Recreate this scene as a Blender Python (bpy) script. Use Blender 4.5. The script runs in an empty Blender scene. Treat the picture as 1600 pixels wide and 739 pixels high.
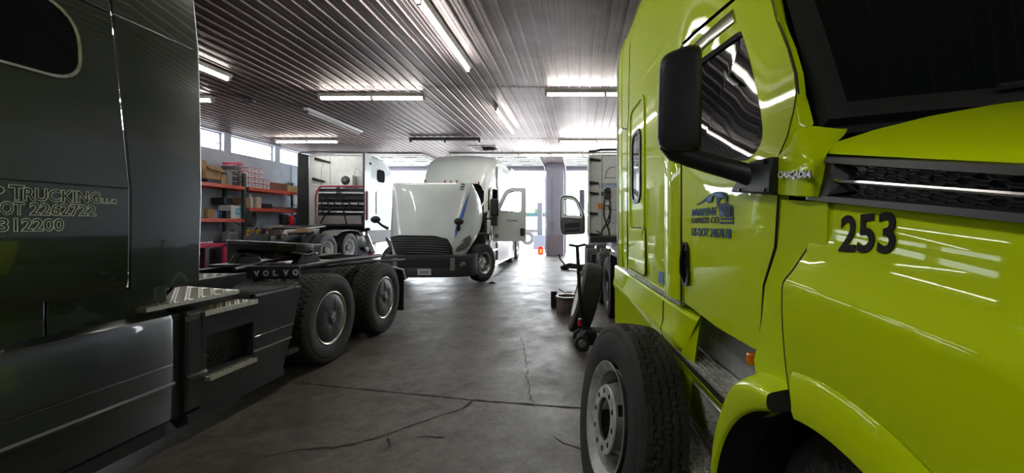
import bpy, bmesh, math, random
from mathutils import Vector, Matrix
random.seed(7)
S = bpy.context.scene
COL = S.collection
R = math.radians
PI = math.pi
# ---------------------------------------------------------------- camera, sky, exposure
FPX, VX, VY, CAMZ = 650.0, 905.0, 350.0, 1.6        # focal length in pixels of the 1600 px frame, vanishing point, eye height
cam_d = bpy.data.cameras.new('camera'); cam = bpy.data.objects.new('camera', cam_d); COL.objects.link(cam)
cam.location = (0, 0, CAMZ); cam.rotation_euler = (PI / 2, 0, 0)
cam_d.sensor_fit = 'HORIZONTAL'; cam_d.sensor_width = 36.0
cam_d.lens = 36.0 * FPX / 1600
cam_d.shift_x = -(VX - 800) / 1600; cam_d.shift_y = -(369.5 - VY) / 1600
cam_d.clip_start = 0.05; cam_d.clip_end = 300
S.camera = cam
W = bpy.data.worlds.new('sky'); S.world = W; W.use_nodes = True
bg = W.node_tree.nodes['Background']
SKY_STRENGTH = 7.0
bg.inputs[0].default_value = (0.90, 0.95, 1.0, 1); bg.inputs[1].default_value = SKY_STRENGTH
S.view_settings.view_transform = 'Standard'; S.view_settings.look = 'None'
S.view_settings.gamma = 1.0; S.view_settings.use_curve_mapping = False
S.view_settings.exposure = 0.9
TUBE_STRENGTH = 27.0
S.cycles.use_denoising = True
S.cycles.max_bounces = 8
S.cycles.sample_clamp_indirect = 6.0

# ---------------------------------------------------------------- measuring helpers (pixel of the photo -> point on a known plane)
def ray(px, py): return ((px - VX) / FPX, (VY - py) / FPX)
def onX(px, py, X): a, b = ray(px, py); Y = X / a; return Vector((X, Y, CAMZ + b * Y))
def onY(px, py, Y): a, b = ray(px, py); return Vector((a * Y, Y, CAMZ + b * Y))
def onZ(px, py, z): a, b = ray(px, py); Y = (z - CAMZ) / b; return Vector((a * Y, Y, z))

# ---------------------------------------------------------------- materials
MATS = {}
def mat(name, col, rough=0.5, metal=0.0, coat=0.0, spec=0.5, emit=None, estr=0.0, alpha=None, trans=0.0,
        var=0.0, vscale=4.0, bump=0.0, bscale=40.0, col2=None, rvar=0.0, ior=None, detail=6.0):
    if name in MATS: return MATS[name]
    m = bpy.data.materials.new(name); m.use_nodes = True
    nt = m.node_tree; b = nt.nodes['Principled BSDF']
    def si(k, v):
        if k in b.inputs: b.inputs[k].default_value = v
    c = (*col, 1)
    si('Base Color', c); si('Roughness', rough); si('Metallic', metal); si('Coat Weight', coat); si('Coat Roughness', 0.03)
    si('Specular IOR Level', spec); si('Transmission Weight', trans)
    if ior: si('IOR', ior)
    if emit: si('Emission Color', (*emit, 1)); si('Emission Strength', estr)
    if alpha is not None: si('Alpha', alpha)
    if var or bump or rvar or col2:
        tc = nt.nodes.new('ShaderNodeTexCoord')
        n = nt.nodes.new('ShaderNodeTexNoise'); n.inputs['Scale'].default_value = vscale; n.inputs['Detail'].default_value = detail
        n.inputs['Roughness'].default_value = 0.62
        nt.links.new(tc.outputs['Object'], n.inputs['Vector'])
        if var or col2:
            cr = nt.nodes.new('ShaderNodeValToRGB')
            cr.color_ramp.elements[0].position = 0.34; cr.color_ramp.elements[1].position = 0.68
            lo = col2 if col2 else tuple(x * (1 - var) for x in col)
            hi = col if col2 else tuple(min(1, x * (1 + var)) for x in col)
            cr.color_ramp.elements[0].color = (*lo, 1); cr.color_ramp.elements[1].color = (*hi, 1)
            nt.links.new(n.outputs['Fac'], cr.inputs['Fac']); nt.links.new(cr.outputs['Color'], b.inputs['Base Color'])
        if rvar:
            mr = nt.nodes.new('ShaderNodeMapRange'); mr.inputs[3].default_value = max(0, rough - rvar); mr.inputs[4].default_value = min(1, rough + rvar)
            nt.links.new(n.outputs['Fac'], mr.inputs[0]); nt.links.new(mr.outputs[0], b.inputs['Roughness'])
        if bump:
            n2 = nt.nodes.new('ShaderNodeTexNoise'); n2.inputs['Scale'].default_value = bscale; n2.inputs['Detail'].default_value = 4
            nt.links.new(tc.outputs['Object'], n2.inputs['Vector'])
            bp = nt.nodes.new('ShaderNodeBump'); bp.inputs['Strength'].default_value = bump; bp.inputs['Distance'].default_value = 0.01
            nt.links.new(n2.outputs['Fac'], bp.inputs['Height']); nt.links.new(bp.outputs[0], b.inputs['Normal'])
    MATS[name] = m
    return m
M_black = mat('black_plastic', (0.017, 0.018, 0.023), 0.45, bump=0.08, bscale=300)
M_blackm = mat('black_matte', (0.010, 0.010, 0.011), 0.7)
M_blackg = mat('black_gloss', (0.008, 0.008, 0.010), 0.15)
M_rubber = mat('tyre_rubber', (0.027, 0.027, 0.028), 0.68, var=0.25, vscale=9, bump=0.15, bscale=120)
M_rubber_worn = mat('worn_tyre_rubber', (0.040, 0.040, 0.041), 0.75, col2=(0.022, 0.022, 0.023), vscale=7, bump=0.25, bscale=150)
M_steel = mat('bare_steel', (0.42, 0.42, 0.43), 0.38, 0.9, var=0.2, vscale=12)
M_alu = mat('brushed_aluminium', (0.62, 0.62, 0.62), 0.3, 1.0, rvar=0.12, vscale=8)
M_tread = mat('tread_plate_aluminium', (0.72, 0.70, 0.62), 0.42, 0.75, var=0.15, vscale=20)
M_stepalu = mat('step_aluminium', (0.62, 0.62, 0.60), 0.42, 0.55, var=0.15, vscale=16)
M_stud = mat('worn_stud_metal', (0.26, 0.24, 0.20), 0.5, 0.6)
M_chrome = mat('chrome', (0.75, 0.75, 0.76), 0.08, 1.0)
M_chassis = mat('chassis_black', (0.016, 0.016, 0.018), 0.5, var=0.4, vscale=8)
M_grease = mat('greasy_black_steel', (0.020, 0.019, 0.018), 0.3, 0.3, var=0.5, vscale=14)
M_white = mat('white_truck_paint', (0.74, 0.79, 0.78), 0.25, coat=0.6, var=0.05, vscale=2)
M_offwhite = mat('dull_white_paint', (0.72, 0.74, 0.71), 0.5, var=0.08, vscale=3)
M_green = mat('lime_paint', (0.60, 0.78, 0.001), 0.5, coat=0.8, spec=0.04)
M_green.node_tree.nodes['Principled BSDF'].inputs['Coat IOR'].default_value = 1.32
M_volvo = mat('olive_grey_paint', (0.020, 0.031, 0.017), 0.25, 0.1, coat=1.0)
M_volvo2 = mat('dark_grey_paint', (0.036, 0.043, 0.049), 0.3, 0.2, coat=0.7)
M_glass = mat('dark_tinted_glass', (0.006, 0.008, 0.009), 0.03, spec=0.22)
M_glassclear = mat('clear_glass', (0.85, 0.93, 0.93), 0.02, trans=1.0, ior=1.05)
M_amber = mat('amber_lens', (0.75, 0.16, 0.01), 0.2, coat=0.5)
M_red = mat('red_paint', (0.55, 0.02, 0.03), 0.35)
M_rack = mat('orange_red_beam', (0.62, 0.085, 0.045), 0.45, var=0.12, vscale=6)
M_post = mat('rack_post_green', (0.02, 0.035, 0.035), 0.5)
M_card = mat('cardboard', (0.36, 0.22, 0.11), 0.85, var=0.12, vscale=5)
M_card2 = mat('brown_cardboard', (0.20, 0.085, 0.05), 0.85, var=0.12, vscale=5)
M_whitebox = mat('white_carton', (0.58, 0.52, 0.56), 0.7)
M_pinkline = mat('red_carton_print', (0.50, 0.06, 0.12), 0.7)
M_blue = mat('blue_plastic', (0.015, 0.12, 0.50), 0.4)
M_yellow = mat('yellow_plastic', (0.75, 0.38, 0.01), 0.4)
M_pink = mat('magenta_red_cart', (0.55, 0.03, 0.11), 0.4)
M_graypl = mat('grey_plastic', (0.20, 0.20, 0.21), 0.5)
M_lens = mat('headlight_lens', (0.18, 0.18, 0.19), 0.12, 0.5, coat=0.5)
M_decal = mat('blue_grey_decal', (0.05, 0.10, 0.24), 0.6, spec=0.2)
M_decal_hi = mat('light_blue_decal', (0.16, 0.32, 0.62), 0.6, spec=0.2)
M_decal_dark = mat('dark_grey_decal', (0.05, 0.06, 0.09), 0.6, spec=0.2)
M_bluestripe = mat('bright_blue_stripe', (0.02, 0.13, 0.55), 0.3)
M_outline = mat('silver_lettering', (0.55, 0.60, 0.50), 0.45)
M_letter = mat('black_lettering', (0.006, 0.006, 0.006), 0.6, spec=0.15)
M_tube = mat('lit_tube', (0.9, 0.9, 0.9), 0.5, emit=(1.0, 0.98, 0.90), estr=TUBE_STRENGTH)
M_tubeoff = mat('unlit_tube', (0.55, 0.54, 0.56), 0.3)
M_fixture = mat('fixture_steel', (0.30, 0.28, 0.24), 0.5, var=0.3, vscale=5)
M_fixdark = mat('dark_fixture', (0.03, 0.026, 0.03), 0.6)

# ---------------------------------------------------------------- mesh builder
ROOTM = {}                       # root name -> world matrix
class MB:
    def __init__(s): s.v = []; s.f = []; s.mi = []; s.cm = 0
    def add(s, vs, fs):
        o = len(s.v); s.v += [Vector(p) for p in vs]; s.f += [tuple(i + o for i in f) for f in fs]; s.mi += [s.cm] * len(fs); return s
    def box(s, x0, x1, y0, y1, z0, z1):
        return s.add([(x0,y0,z0),(x1,y0,z0),(x1,y1,z0),(x0,y1,z0),(x0,y0,z1),(x1,y0,z1),(x1,y1,z1),(x0,y1,z1)],
                     [(0,3,2,1),(4,5,6,7),(0,1,5,4),(1,2,6,5),(2,3,7,6),(3,0,4,7)])
    def obox(s, c, size, rot=None):
        hx, hy, hz = size[0]/2, size[1]/2, size[2]/2
        M = rot.to_matrix() if hasattr(rot, 'to_matrix') else (rot if rot else Matrix.Identity(3))
        c = Vector(c)
        pts = [c + M @ Vector((sx*hx, sy*hy, sz*hz)) for sz in (-1,1) for sx, sy in ((-1,-1),(1,-1),(1,1),(-1,1))]
        return s.add(pts, [(0,3,2,1),(4,5,6,7),(0,1,5,4),(1,2,6,5),(2,3,7,6),(3,0,4,7)])
    def cyl(s, p0, p1, r0, n=20, r1=None, cap=True):
        p0, p1 = Vector(p0), Vector(p1); r1 = r0 if r1 is None else r1
        d = (p1 - p0).normalized(); a = d.orthogonal().normalized(); b = d.cross(a)
        vs = []
        for p, r in ((p0, r0), (p1, r1)):
            for k in range(n):
                t = 2*PI*k/n; vs.append(p + a*math.cos(t)*r + b*math.sin(t)*r)
        fs = [(k, (k+1) % n, n+(k+1) % n, n+k) for k in range(n)]
        if cap: fs += [tuple(range(n-1, -1, -1)), tuple(range(n, 2*n))]
        return s.add(vs, fs)
    def tube(s, pts, r, n=8, cap=True):
        pts = [Vector(p) for p in pts]; rr = r if isinstance(r, (list, tuple)) else [r]*len(pts)
        a = None; vs = []
        for i, p in enumerate(pts):
            d = (pts[min(i+1, len(pts)-1)] - pts[max(i-1, 0)]).normalized()
            if a is None: a = d.orthogonal().normalized()
            else:
                a = a - d * a.dot(d)
                a = a.normalized() if a.length > 1e-6 else d.orthogonal().normalized()
            b = d.cross(a)
            for k in range(n):
                t = 2*PI*k/n; vs.append(p + (a*math.cos(t) + b*math.sin(t))*rr[i])
        fs = []
        for i in range(len(pts)-1):
            for k in range(n): fs.append((i*n+k, i*n+(k+1) % n, (i+1)*n+(k+1) % n, (i+1)*n+k))
        if cap: fs += [tuple(range(n-1, -1, -1)), tuple(range((len(pts)-1)*n, len(pts)*n))]
        return s.add(vs, fs)
    def lathe(s, prof, o=(0,0,0), ax=(1,0,0), n=32, closed=False):
        """prof: (axial, radius) pairs turned about axis ax through o"""
        o = Vector(o); d = Vector(ax).normalized(); a = Vector((0,0,1)); 
        if abs(d.z) > 0.9: a = Vector((1,0,0))
        a = (a - d*a.dot(d)).normalized(); b = d.cross(a)
        m = len(prof); vs = []
        for k in range(n):
            t = 2*PI*k/n; e = a*math.cos(t) + b*math.sin(t)
            for h, r in prof: vs.append(o + d*h + e*r)
        fs = []
        for k in range(n):
            k2 = (k+1) % n
            for i in range(m if closed else m-1):
                j = (i+1) % m; fs.append((k*m+i, k2*m+i, k2*m+j, k*m+j))
        return s.add(vs, fs)
    def prism(s, pts, vec):
        pts = [Vector(p) for p in pts]; vec = Vector(vec); n = len(pts)
        return s.add(pts + [p+vec for p in pts], [tuple(range(n)), tuple(range(2*n-1, n-1, -1))] + [((k+1) % n, k, n+k, n+(k+1) % n) for k in range(n)])
    def loft(s, rings, closed=True, caps=True):
        n = len(rings[0]); vs = [Vector(p) for r in rings for p in r]; fs = []
        for i in range(len(rings)-1):
            for k in range(n if closed else n-1):
                k2 = (k+1) % n; fs.append((i*n+k, i*n+k2, (i+1)*n+k2, (i+1)*n+k))
        if caps and closed: fs += [tuple(range(n-1, -1, -1)), tuple(range((len(rings)-1)*n, len(rings)*n))]
        return s.add(vs, fs)
    def grid(s, rows): return s.loft(rows, closed=False, caps=False)
    def xf(s, M):
        s.v = [M @ p for p in s.v]; return s
    def build(s, name, m, parent=None, smooth=35, bevel=0, seg=2, sub=0, solid=0, world=False, loc=None, flip=False, soff=-1):
        me = bpy.data.meshes.new(name)
        vs = s.v
        if world and parent is not None:
            r = parent
            while r.parent is not None: r = r.parent
            Mi = ROOTM[r.name].inverted(); vs = [Mi @ p for p in vs]
        if loc is not None:
            L = Vector(loc); vs = [p - L for p in vs]
        me.from_pydata([tuple(p) for p in vs], [], s.f)
        ms = m if isinstance(m, (list, tuple)) else [m]
        for q in ms: me.materials.append(q)
        if len(ms) > 1: me.polygons.foreach_set('material_index', s.mi)
        bm = bmesh.new(); bm.from_mesh(me)
        bmesh.ops.remove_doubles(bm, verts=bm.verts, dist=1e-5)
        bmesh.ops.recalc_face_normals(bm, faces=bm.faces)
        if flip: bmesh.ops.reverse_faces(bm, faces=bm.faces)
        if smooth:
            lim = R(smooth)
            for e in bm.edges:
                e.smooth = (len(e.link_faces) == 2 and e.calc_face_angle(0) < lim)
            for f in bm.faces: f.smooth = True
        bm.to_mesh(me); bm.free()
        o = bpy.data.objects.new(name, me); COL.objects.link(o)
        if loc is not None: o.location = loc
        if parent is not None: o.parent = parent
        if solid:
            k = o.modifiers.new('solid', 'SOLIDIFY'); k.thickness = solid; k.offset = soff
        if bevel:
            k = o.modifiers.new('bevel', 'BEVEL'); k.width = bevel; k.segments = seg; k.limit_method = 'ANGLE'; k.angle_limit = R(40)
            k.harden_normals = False
        if sub:
            k = o.modifiers.new('sub', 'SUBSURF'); k.levels = sub; k.render_levels = sub
        return o
def tag(o, label=None, cat=None, group=None, kind=None):
    if label: o['label'] = label
    if cat: o['category'] = cat
    if group: o['group'] = group
    if kind: o['kind'] = kind
    return o
def empty(name, loc=(0,0,0), rz=0.0, label=None, cat=None, group=None):
    o = bpy.data.objects.new(name, None); COL.objects.link(o); o.location = loc; o.rotation_euler = (0, 0, rz); o.empty_display_size = 0.2
    ROOTM[o.name] = Matrix.Translation(Vector(loc)) @ Matrix.Rotation(rz, 4, 'Z')
    return tag(o, label, cat, group)
def struct(mb, name, m, **k): return tag(mb.build(name, m, **k), kind='structure')
def text_mb(body, size, frame, depth=0.002, outline=0.0, ext=0.0, shear=0.0, spacing=1.0, width=None):
    """flat lettering as a mesh; frame = (origin, right vector, up vector)"""
    cu = bpy.data.curves.new('t', 'FONT'); cu.body = body; cu.size = size; cu.extrude = depth; cu.offset = ext; cu.shear = shear; cu.space_character = spacing
    cu.resolution_u = 4
    if outline: cu.fill_mode = 'NONE'; cu.bevel_depth = outline; cu.bevel_resolution = 1; cu.extrude = 0
    o = bpy.data.objects.new('t', cu); COL.objects.link(o)
    dg = bpy.context.evaluated_depsgraph_get(); me = bpy.data.meshes.new_from_object(o.evaluated_get(dg))
    vs = [v.co.copy() for v in me.vertices]; fs = [tuple(p.vertices) for p in me.polygons]
    bpy.data.objects.remove(o); bpy.data.curves.remove(cu); bpy.data.meshes.remove(me)
    x0 = min(v.x for v in vs); x1 = max(v.x for v in vs)
    k = (width / (x1 - x0)) if width else 1.0
    O, Rv, U = Vector(frame[0]), Vector(frame[1]).normalized(), Vector(frame[2]).normalized(); N = Rv.cross(U)
    mb = MB(); mb.add([O + Rv*((v.x-x0)*k) + U*v.y + N*v.z for v in vs], fs); return mb
def rrect(w, h, r, n=5, cx=0, cy=0):
    """rounded rectangle outline, counter-clockwise 2-D points"""
    out = []
    for (sx, sy, a0) in ((1,1,0),(-1,1,90),(-1,-1,180),(1,-1,270)):
        for k in range(n+1):
            a = R(a0 + 90*k/n); out.append((cx + sx*(w/2-r) + r*math.cos(a), cy + sy*(h/2-r) + r*math.sin(a)))
    return out
def refine(rows, k=3):
    """Catmull-Rom refinement of a point grid in both directions"""
    def line(P):
        P = [Vector(p) for p in P]; n = len(P); out = []
        for i in range(n-1):
            a, b, c, d = P[max(0, i-1)], P[i], P[i+1], P[min(n-1, i+2)]
            for q in range(k):
                t = q/k; out.append(0.5*((2*b) + (c-a)*t + (2*a-5*b+4*c-d)*t*t + (3*b-a-3*c+d)*t**3))
        return out + [P[-1]]
    R1 = [line(r) for r in rows]; C = [line([r[j] for r in R1]) for j in range(len(R1[0]))]
    return [[C[j][i] for j in range(len(C))] for i in range(len(C[0]))]
def rpoly(pts, r, n=5):
    """polygon (2-D) with rounded corners"""
    out = []; N = len(pts)
    rs = r if isinstance(r, (list, tuple)) else [r]*N
    for i in range(N):
        p = Vector(pts[i]); a = Vector(pts[i-1]) - p; b = Vector(pts[(i+1) % N]) - p
        rr = min(rs[i], a.length*0.49, b.length*0.49)
        A = p + a.normalized()*rr; B = p + b.normalized()*rr
        for k in range(n+1):
            t = k/n; q = A*(1-t)**2 + p*2*t*(1-t) + B*t*t; out.append((q.x, q.y))
    return out
# ================================================================ THE BUILDING
XL, XR, YF, YB, HC = -11.7, 10.0, -6.0, 21.5, 4.65
def floor_mat():
    m = bpy.data.materials.new('worn_concrete'); m.use_nodes = True; nt = m.node_tree; b = nt.nodes['Principled BSDF']; N = nt.nodes.new; L = nt.links.new
    tc = N('ShaderNodeTexCoord')
    def noise(sc, det=8, rough=0.65, dist=0.0):
        n = N('ShaderNodeTexNoise'); n.inputs['Scale'].default_value = sc; n.inputs['Detail'].default_value = det; n.inputs['Roughness'].default_value = rough
        n.inputs['Distortion'].default_value = dist; L(tc.outputs['Object'], n.inputs['Vector']); return n
    def ramp(n, els):
        r = N('ShaderNodeValToRGB'); r.color_ramp.elements[0].position = els[0][0]; r.color_ramp.elements[0].color = (*els[0][1], 1)
        r.color_ramp.elements[1].position = els[-1][0]; r.color_ramp.elements[1].color = (*els[-1][1], 1)
        for p, c in els[1:-1]: e = r.color_ramp.elements.new(p); e.color = (*c, 1)
        L(n.outputs['Fac'], r.inputs['Fac']); return r
    def mix(a, c, fac, mode='MULTIPLY'):
        x = N('ShaderNodeMix'); x.data_type = 'RGBA'; x.blend_type = mode; x.inputs[0].default_value = fac
        L(a.outputs[0 if a.bl_idname != 'ShaderNodeMix' else 2], x.inputs[6]); L(c.outputs[0 if c.bl_idname != 'ShaderNodeMix' else 2], x.inputs[7]); return x
    base = ramp(noise(0.55, 9, 0.6, 0.3), [(0.32, (0.052, 0.042, 0.030)), (0.48, (0.110, 0.096, 0.078)), (0.68, (0.185, 0.172, 0.160))])
    fine = ramp(noise(7, 10, 0.75), [(0.34, (0.30, 0.285, 0.27)), (0.62, (1, 1, 1))])
    spots = ramp(noise(2.6, 7, 0.68), [(0.34, (0.22, 0.205, 0.19)), (0.45, (1, 1, 1))])
    grit = ramp(noise(26, 5, 0.8), [(0.34, (0.35, 0.33, 0.31)), (0.52, (1, 1, 1))])
    pale = ramp(noise(34, 3, 0.6), [(0.66, (0, 0, 0)), (0.74, (0.16, 0.15, 0.13))])
    c = mix(mix(mix(mix(base, fine, 0.95), spots, 0.8), grit, 0.8), pale, 0.7, 'ADD')
    L(c.outputs[2], b.inputs['Base Color'])
    rr = N('ShaderNodeMapRange'); rr.inputs[1].default_value = 0.3; rr.inputs[2].default_value = 0.7; rr.inputs[3].default_value = 0.30; rr.inputs[4].default_value = 0.58
    L(noise(1.6, 9, 0.7).outputs['Fac'], rr.inputs[0]); L(rr.outputs[0], b.inputs['Roughness'])
    bp = N('ShaderNodeBump'); bp.inputs['Strength'].default_value = 0.32; bp.inputs['Distance'].default_value = 0.012
    L(noise(22, 8, 0.75).outputs['Fac'], bp.inputs['Height']); L(bp.outputs[0], b.inputs['Normal'])
    return m
M_floor = floor_mat()
M_crack = mat('crack_dirt', (0.012, 0.011, 0.010), 0.8)
M_wall = mat('painted_block', (0.40, 0.43, 0.50), 0.7, var=0.10, vscale=2.5, bump=0.2, bscale=14)
M_wallb = mat('pier_paint', (0.28, 0.26, 0.33), 0.6, var=0.08, vscale=3)
M_ceil = mat('mottled_ribbed_metal', (0.42, 0.36, 0.385), 0.43, 0.5, col2=(0.22, 0.17, 0.175), vscale=0.5, rvar=0.08)
def darken_left():                                  # sheet colour goes darker and browner over the left bays, with a ragged edge
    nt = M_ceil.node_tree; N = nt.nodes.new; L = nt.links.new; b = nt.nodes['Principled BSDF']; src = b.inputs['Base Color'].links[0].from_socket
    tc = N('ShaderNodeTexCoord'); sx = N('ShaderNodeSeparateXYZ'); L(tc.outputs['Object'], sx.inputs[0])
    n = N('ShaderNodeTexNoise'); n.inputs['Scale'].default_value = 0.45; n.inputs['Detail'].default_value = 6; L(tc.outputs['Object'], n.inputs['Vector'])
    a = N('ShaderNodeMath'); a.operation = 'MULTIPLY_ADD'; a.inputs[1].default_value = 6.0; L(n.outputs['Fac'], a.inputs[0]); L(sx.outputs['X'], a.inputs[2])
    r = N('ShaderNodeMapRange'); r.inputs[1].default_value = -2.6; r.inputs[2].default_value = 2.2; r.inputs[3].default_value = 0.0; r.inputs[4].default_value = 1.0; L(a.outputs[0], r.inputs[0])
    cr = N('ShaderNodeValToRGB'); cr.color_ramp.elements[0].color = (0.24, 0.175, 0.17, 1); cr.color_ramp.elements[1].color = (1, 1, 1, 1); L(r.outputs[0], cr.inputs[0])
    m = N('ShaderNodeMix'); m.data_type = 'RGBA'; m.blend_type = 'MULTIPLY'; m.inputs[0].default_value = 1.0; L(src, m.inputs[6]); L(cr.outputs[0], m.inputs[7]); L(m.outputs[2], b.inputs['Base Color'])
darken_left()
M_winframe = mat('window_frame', (0.34, 0.30, 0.33), 0.5)
M_doorw = mat('white_door_panel', (0.75, 0.75, 0.74), 0.45)
M_out = mat('outside_concrete', (0.60, 0.58, 0.55), 0.8, var=0.08, vscale=0.6)

# floor slab, with joints and cracks as shallow inlaid strips of dirt
fl = MB(); fl.box(XL-0.3, XR+0.3, YF-0.3, YB+0.35, -0.2, 0.0); struct(fl, 'floor', M_floor, smooth=0)
def strip(name, pts, w, seed, jag=0.01):
    rnd = random.Random(seed); P = []
    for i in range(len(pts)-1):
        a, b = Vector(pts[i]), Vector(pts[i+1]); n = max(2, int((b-a).length/0.06))
        for k in range(n): P.append(a.lerp(b, k/n))
    P.append(Vector(pts[-1])); A = []; B = []
    for i, p in enumerate(P):
        d = (P[min(i+1, len(P)-1)] - P[max(0, i-1)]).normalized(); n = Vector((-d.y, d.x))
        p = p + n*rnd.uniform(-jag, jag); ww = w*rnd.uniform(0.4, 1.2)*(0.25 if i in (0, len(P)-1) else 1)
        A.append(Vector((*(p+n*ww/2), 0.0015))); B.append(Vector((*(p-n*ww/2), 0.0015)))
    mb = MB(); mb.grid([A, B]); return struct(mb, name, M_crack, smooth=0)
def fz(px, py): q = onZ(px, py, 0.0); return (q.x, q.y)
strip('floor_joint', [fz(455, 597), fz(520, 604), fz(735, 625), fz(935, 640), fz(1250, 668)], 0.034, 3, 0.005)
strip('floor_crack', [fz(738, 626), fz(722, 640), fz(690, 648), fz(655, 662), fz(625, 671), fz(580, 688), fz(520, 700), fz(470, 702), fz(410, 716)], 0.030, 5, 0.010)
strip('floor_crack', [fz(864, 682), fz(880, 692), fz(922, 706)], 0.014, 6, 0.006)
strip('floor_crack', [fz(608, 683), fz(612, 692), fz(598, 704)], 0.03, 8, 0.02)
strip('floor_crack', [fz(815, 527), fz(822, 560), fz(827, 610), fz(832, 632)], 0.010, 9, 0.02)
strip('floor_joint', [(-11.6, 7.9), (-3.2, 7.9)], 0.02, 10, 0.004)
strip('floor_joint', [(-2.6, 8.4), (-2.62, 21.0)], 0.02, 11, 0.004)
strip('floor_crack', [fz(650, 683), fz(680, 682), fz(697, 684)], 0.03, 12, 0.015)
# ceiling: ribbed sheets, ribs run down the hall
def ceiling():
    pitch = 0.23; prof = []
    x = XL
    while x < XR:
        prof += [(x, HC), (x+0.068, HC), (x+0.072, HC-0.005), (x+0.080, HC-0.005), (x+0.084, HC), (x+0.134, HC), (x+0.138, HC-0.005), (x+0.146, HC-0.005), (x+0.150, HC), (x+0.196, HC), (x+0.205, HC-0.024), (x+0.219, HC-0.024)]
        x += pitch
    prof.append((XR+0.2, HC))
    ys = [YF, -1.4, 1.4, 4.2, 6.77, 9.3, 12.1, 14.9, 17.7, YB+0.1]
    mb = MB()
    for i in range(len(ys)-1):
        dz = -0.007 if i % 2 else 0.0
        mb.grid([[(px, ys[i]-0.04, pz+dz) for px, pz in prof], [(px, ys[i+1], pz+dz) for px, pz in prof]])
    # screw heads along each lap
    for y in ys[1:-1]:
        x = XL+0.11
        while x < XR: mb.obox((x, y-0.07, HC-0.004), (0.028, 0.028, 0.012)); x += pitch
    mb.box(XL-0.3, XR+0.3, YF-0.3, YB+0.35, HC+0.06, HC+0.2)
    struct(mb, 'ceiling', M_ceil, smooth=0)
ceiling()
# left wall with a ribbon of high windows
WZ0, WZ1 = 4.0, 4.60
piers = [-5.0, -2.7, -0.4, 1.9, 4.2, 6.7, 9.2, 11.5, 13.85, 16.15, 18.45, 20.75]
wl = MB(); wl.box(XL-0.3, XL, YF-0.3, YB+0.35, -0.2, WZ0); wl.box(XL-0.3, XL, YF-0.3, YB+0.35, WZ1, HC+0.1)
for y in piers: wl.box(XL-0.3, XL, y-0.14, y+0.14, WZ0, WZ1)
struct(wl, 'wall_left', M_wall, smooth=0)
for i in range(6, len(piers)-1):
    w = MB(); a, b = piers[i]+0.14, piers[i+1]-0.14
    for z in (WZ0, WZ1-0.04): w.box(XL-0.18, XL-0.12, a, b, z, z+0.04)
    for y in (a, b-0.04): w.box(XL-0.18, XL-0.12, y, y+0.04, WZ0, WZ1)
    w.box(XL-0.165, XL-0.145, a, b, WZ0+0.24, WZ0+0.265); w.box(XL-0.165, XL-0.145, a, b, WZ0+0.44, WZ0+0.458)
    struct(w, 'window_%d' % (i-5), M_winframe, smooth=0)
wr = MB(); wr.box(XR, XR+0.3, YF-0.3, YB+0.35, -0.2, HC+0.1); struct(wr, 'wall_right', M_wall, smooth=0)
wf = MB(); wf.box(XL-0.3, XR+0.3, YF-0.3, YF, -0.2, HC+0.1); struct(wf, 'wall_front', M_wall, smooth=0)
# back wall: three big door openings between piers, head above them
openings = [(-10.5, -6.6), (-5.6, -1.72), (-0.72, 3.2), (4.2, 8.1)]
HD = 4.36
wb = MB(); wb.box(XL, XR, YB, YB+0.35, HD, HC+0.1)
xs = [XL] + [v for o in openings for v in o] + [XR]
for i in range(0, len(xs), 2): wb.box(xs[i], xs[i+1], YB, YB+0.35, 0, HD)
struct(wb, 'wall_back', M_wallb, smooth=0)
# the pier that shows between the doors stands proud of the wall, with a kick panel and a switch box
pr = MB(); pr.box(-1.66, -0.78, YB-0.62, YB, 0, HC); struct(pr, 'trim_1', M_wallb, smooth=0, bevel=0.02)
pk = MB(); pk.box(-1.64, -0.80, YB-0.64, YB-0.62, 0.06, 1.05); struct(pk, 'trim_2', mat('kick_panel', (0.22, 0.17, 0.20), 0.5), smooth=0)
sw = empty('switch_box', (-1.36, YB-0.62, 1.55), 0, 'small grey switch box with a conduit on the purple-grey pier', 'switch box')
m = MB(); m.box(-0.11, 0.11, -0.10, 0, -0.15, 0.15); m.build('box_body', M_graypl, sw, bevel=0.01)
m = MB(); m.cyl((0, -0.04, 0.15), (0, -0.04, 2.4), 0.02, 8); m.cyl((0, -0.04, -0.15), (0, -0.04, -0.48), 0.02, 8); m.build('conduit', M_graypl, sw)
m = MB(); m.box(-0.02, 0.02, -0.125, -0.10, -0.03, 0.05); m.build('switch_lever', M_red, sw)
# raised sectional doors hang under the ceiling on their tracks
for i, (a, b) in enumerate(openings):
    d = MB(); zc = 4.57
    for k in range(6):
        y0 = 17.75 + k*0.60; d.box(a+0.06, b-0.06, y0, y0+0.585, zc, zc+0.045)
        for xx in [a+0.35 + j*(b-a-0.7)/4 for j in range(5)]:
            d.box(xx-0.03, xx+0.03, y0-0.06, y0+0.06, zc-0.02, zc)
        d.box(a+0.1, b-0.1, y0+0.27, y0+0.31, zc-0.035, zc)
    o = struct(d, 'door_%d' % (i+1), M_doorw, smooth=0)
    h = MB()
    for k in range(1, 6, 2):
        y0 = 17.75 + k*0.60
        for xx in (a+0.9, (a+b)/2, b-0.9): h.box(xx-0.28, xx+0.28, y0+0.10, y0+0.17, zc-0.012, zc)
    h.build('door_bracket', M_fixdark, o, smooth=0)
    t = MB()
    for xx in (a+0.02, b-0.02):
        pts = [(xx, YB-0.12, 0.1), (xx, YB-0.12, 3.9)] + [(xx, YB-0.12-0.6*(1-math.cos(R(q))), 3.9+0.6*math.sin(R(q))) for q in (15, 30, 45, 60, 75, 90)] + [(xx, 17.6, 4.50)]
        t.tube(pts, 0.03, 6)
    t.build('door_track', M_steel, o)
# outside apron
og = MB(); og.box(-60, 60, YB+0.35, 120, -0.25, -0.02); struct(og, 'ground', M_out, smooth=0)
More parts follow.
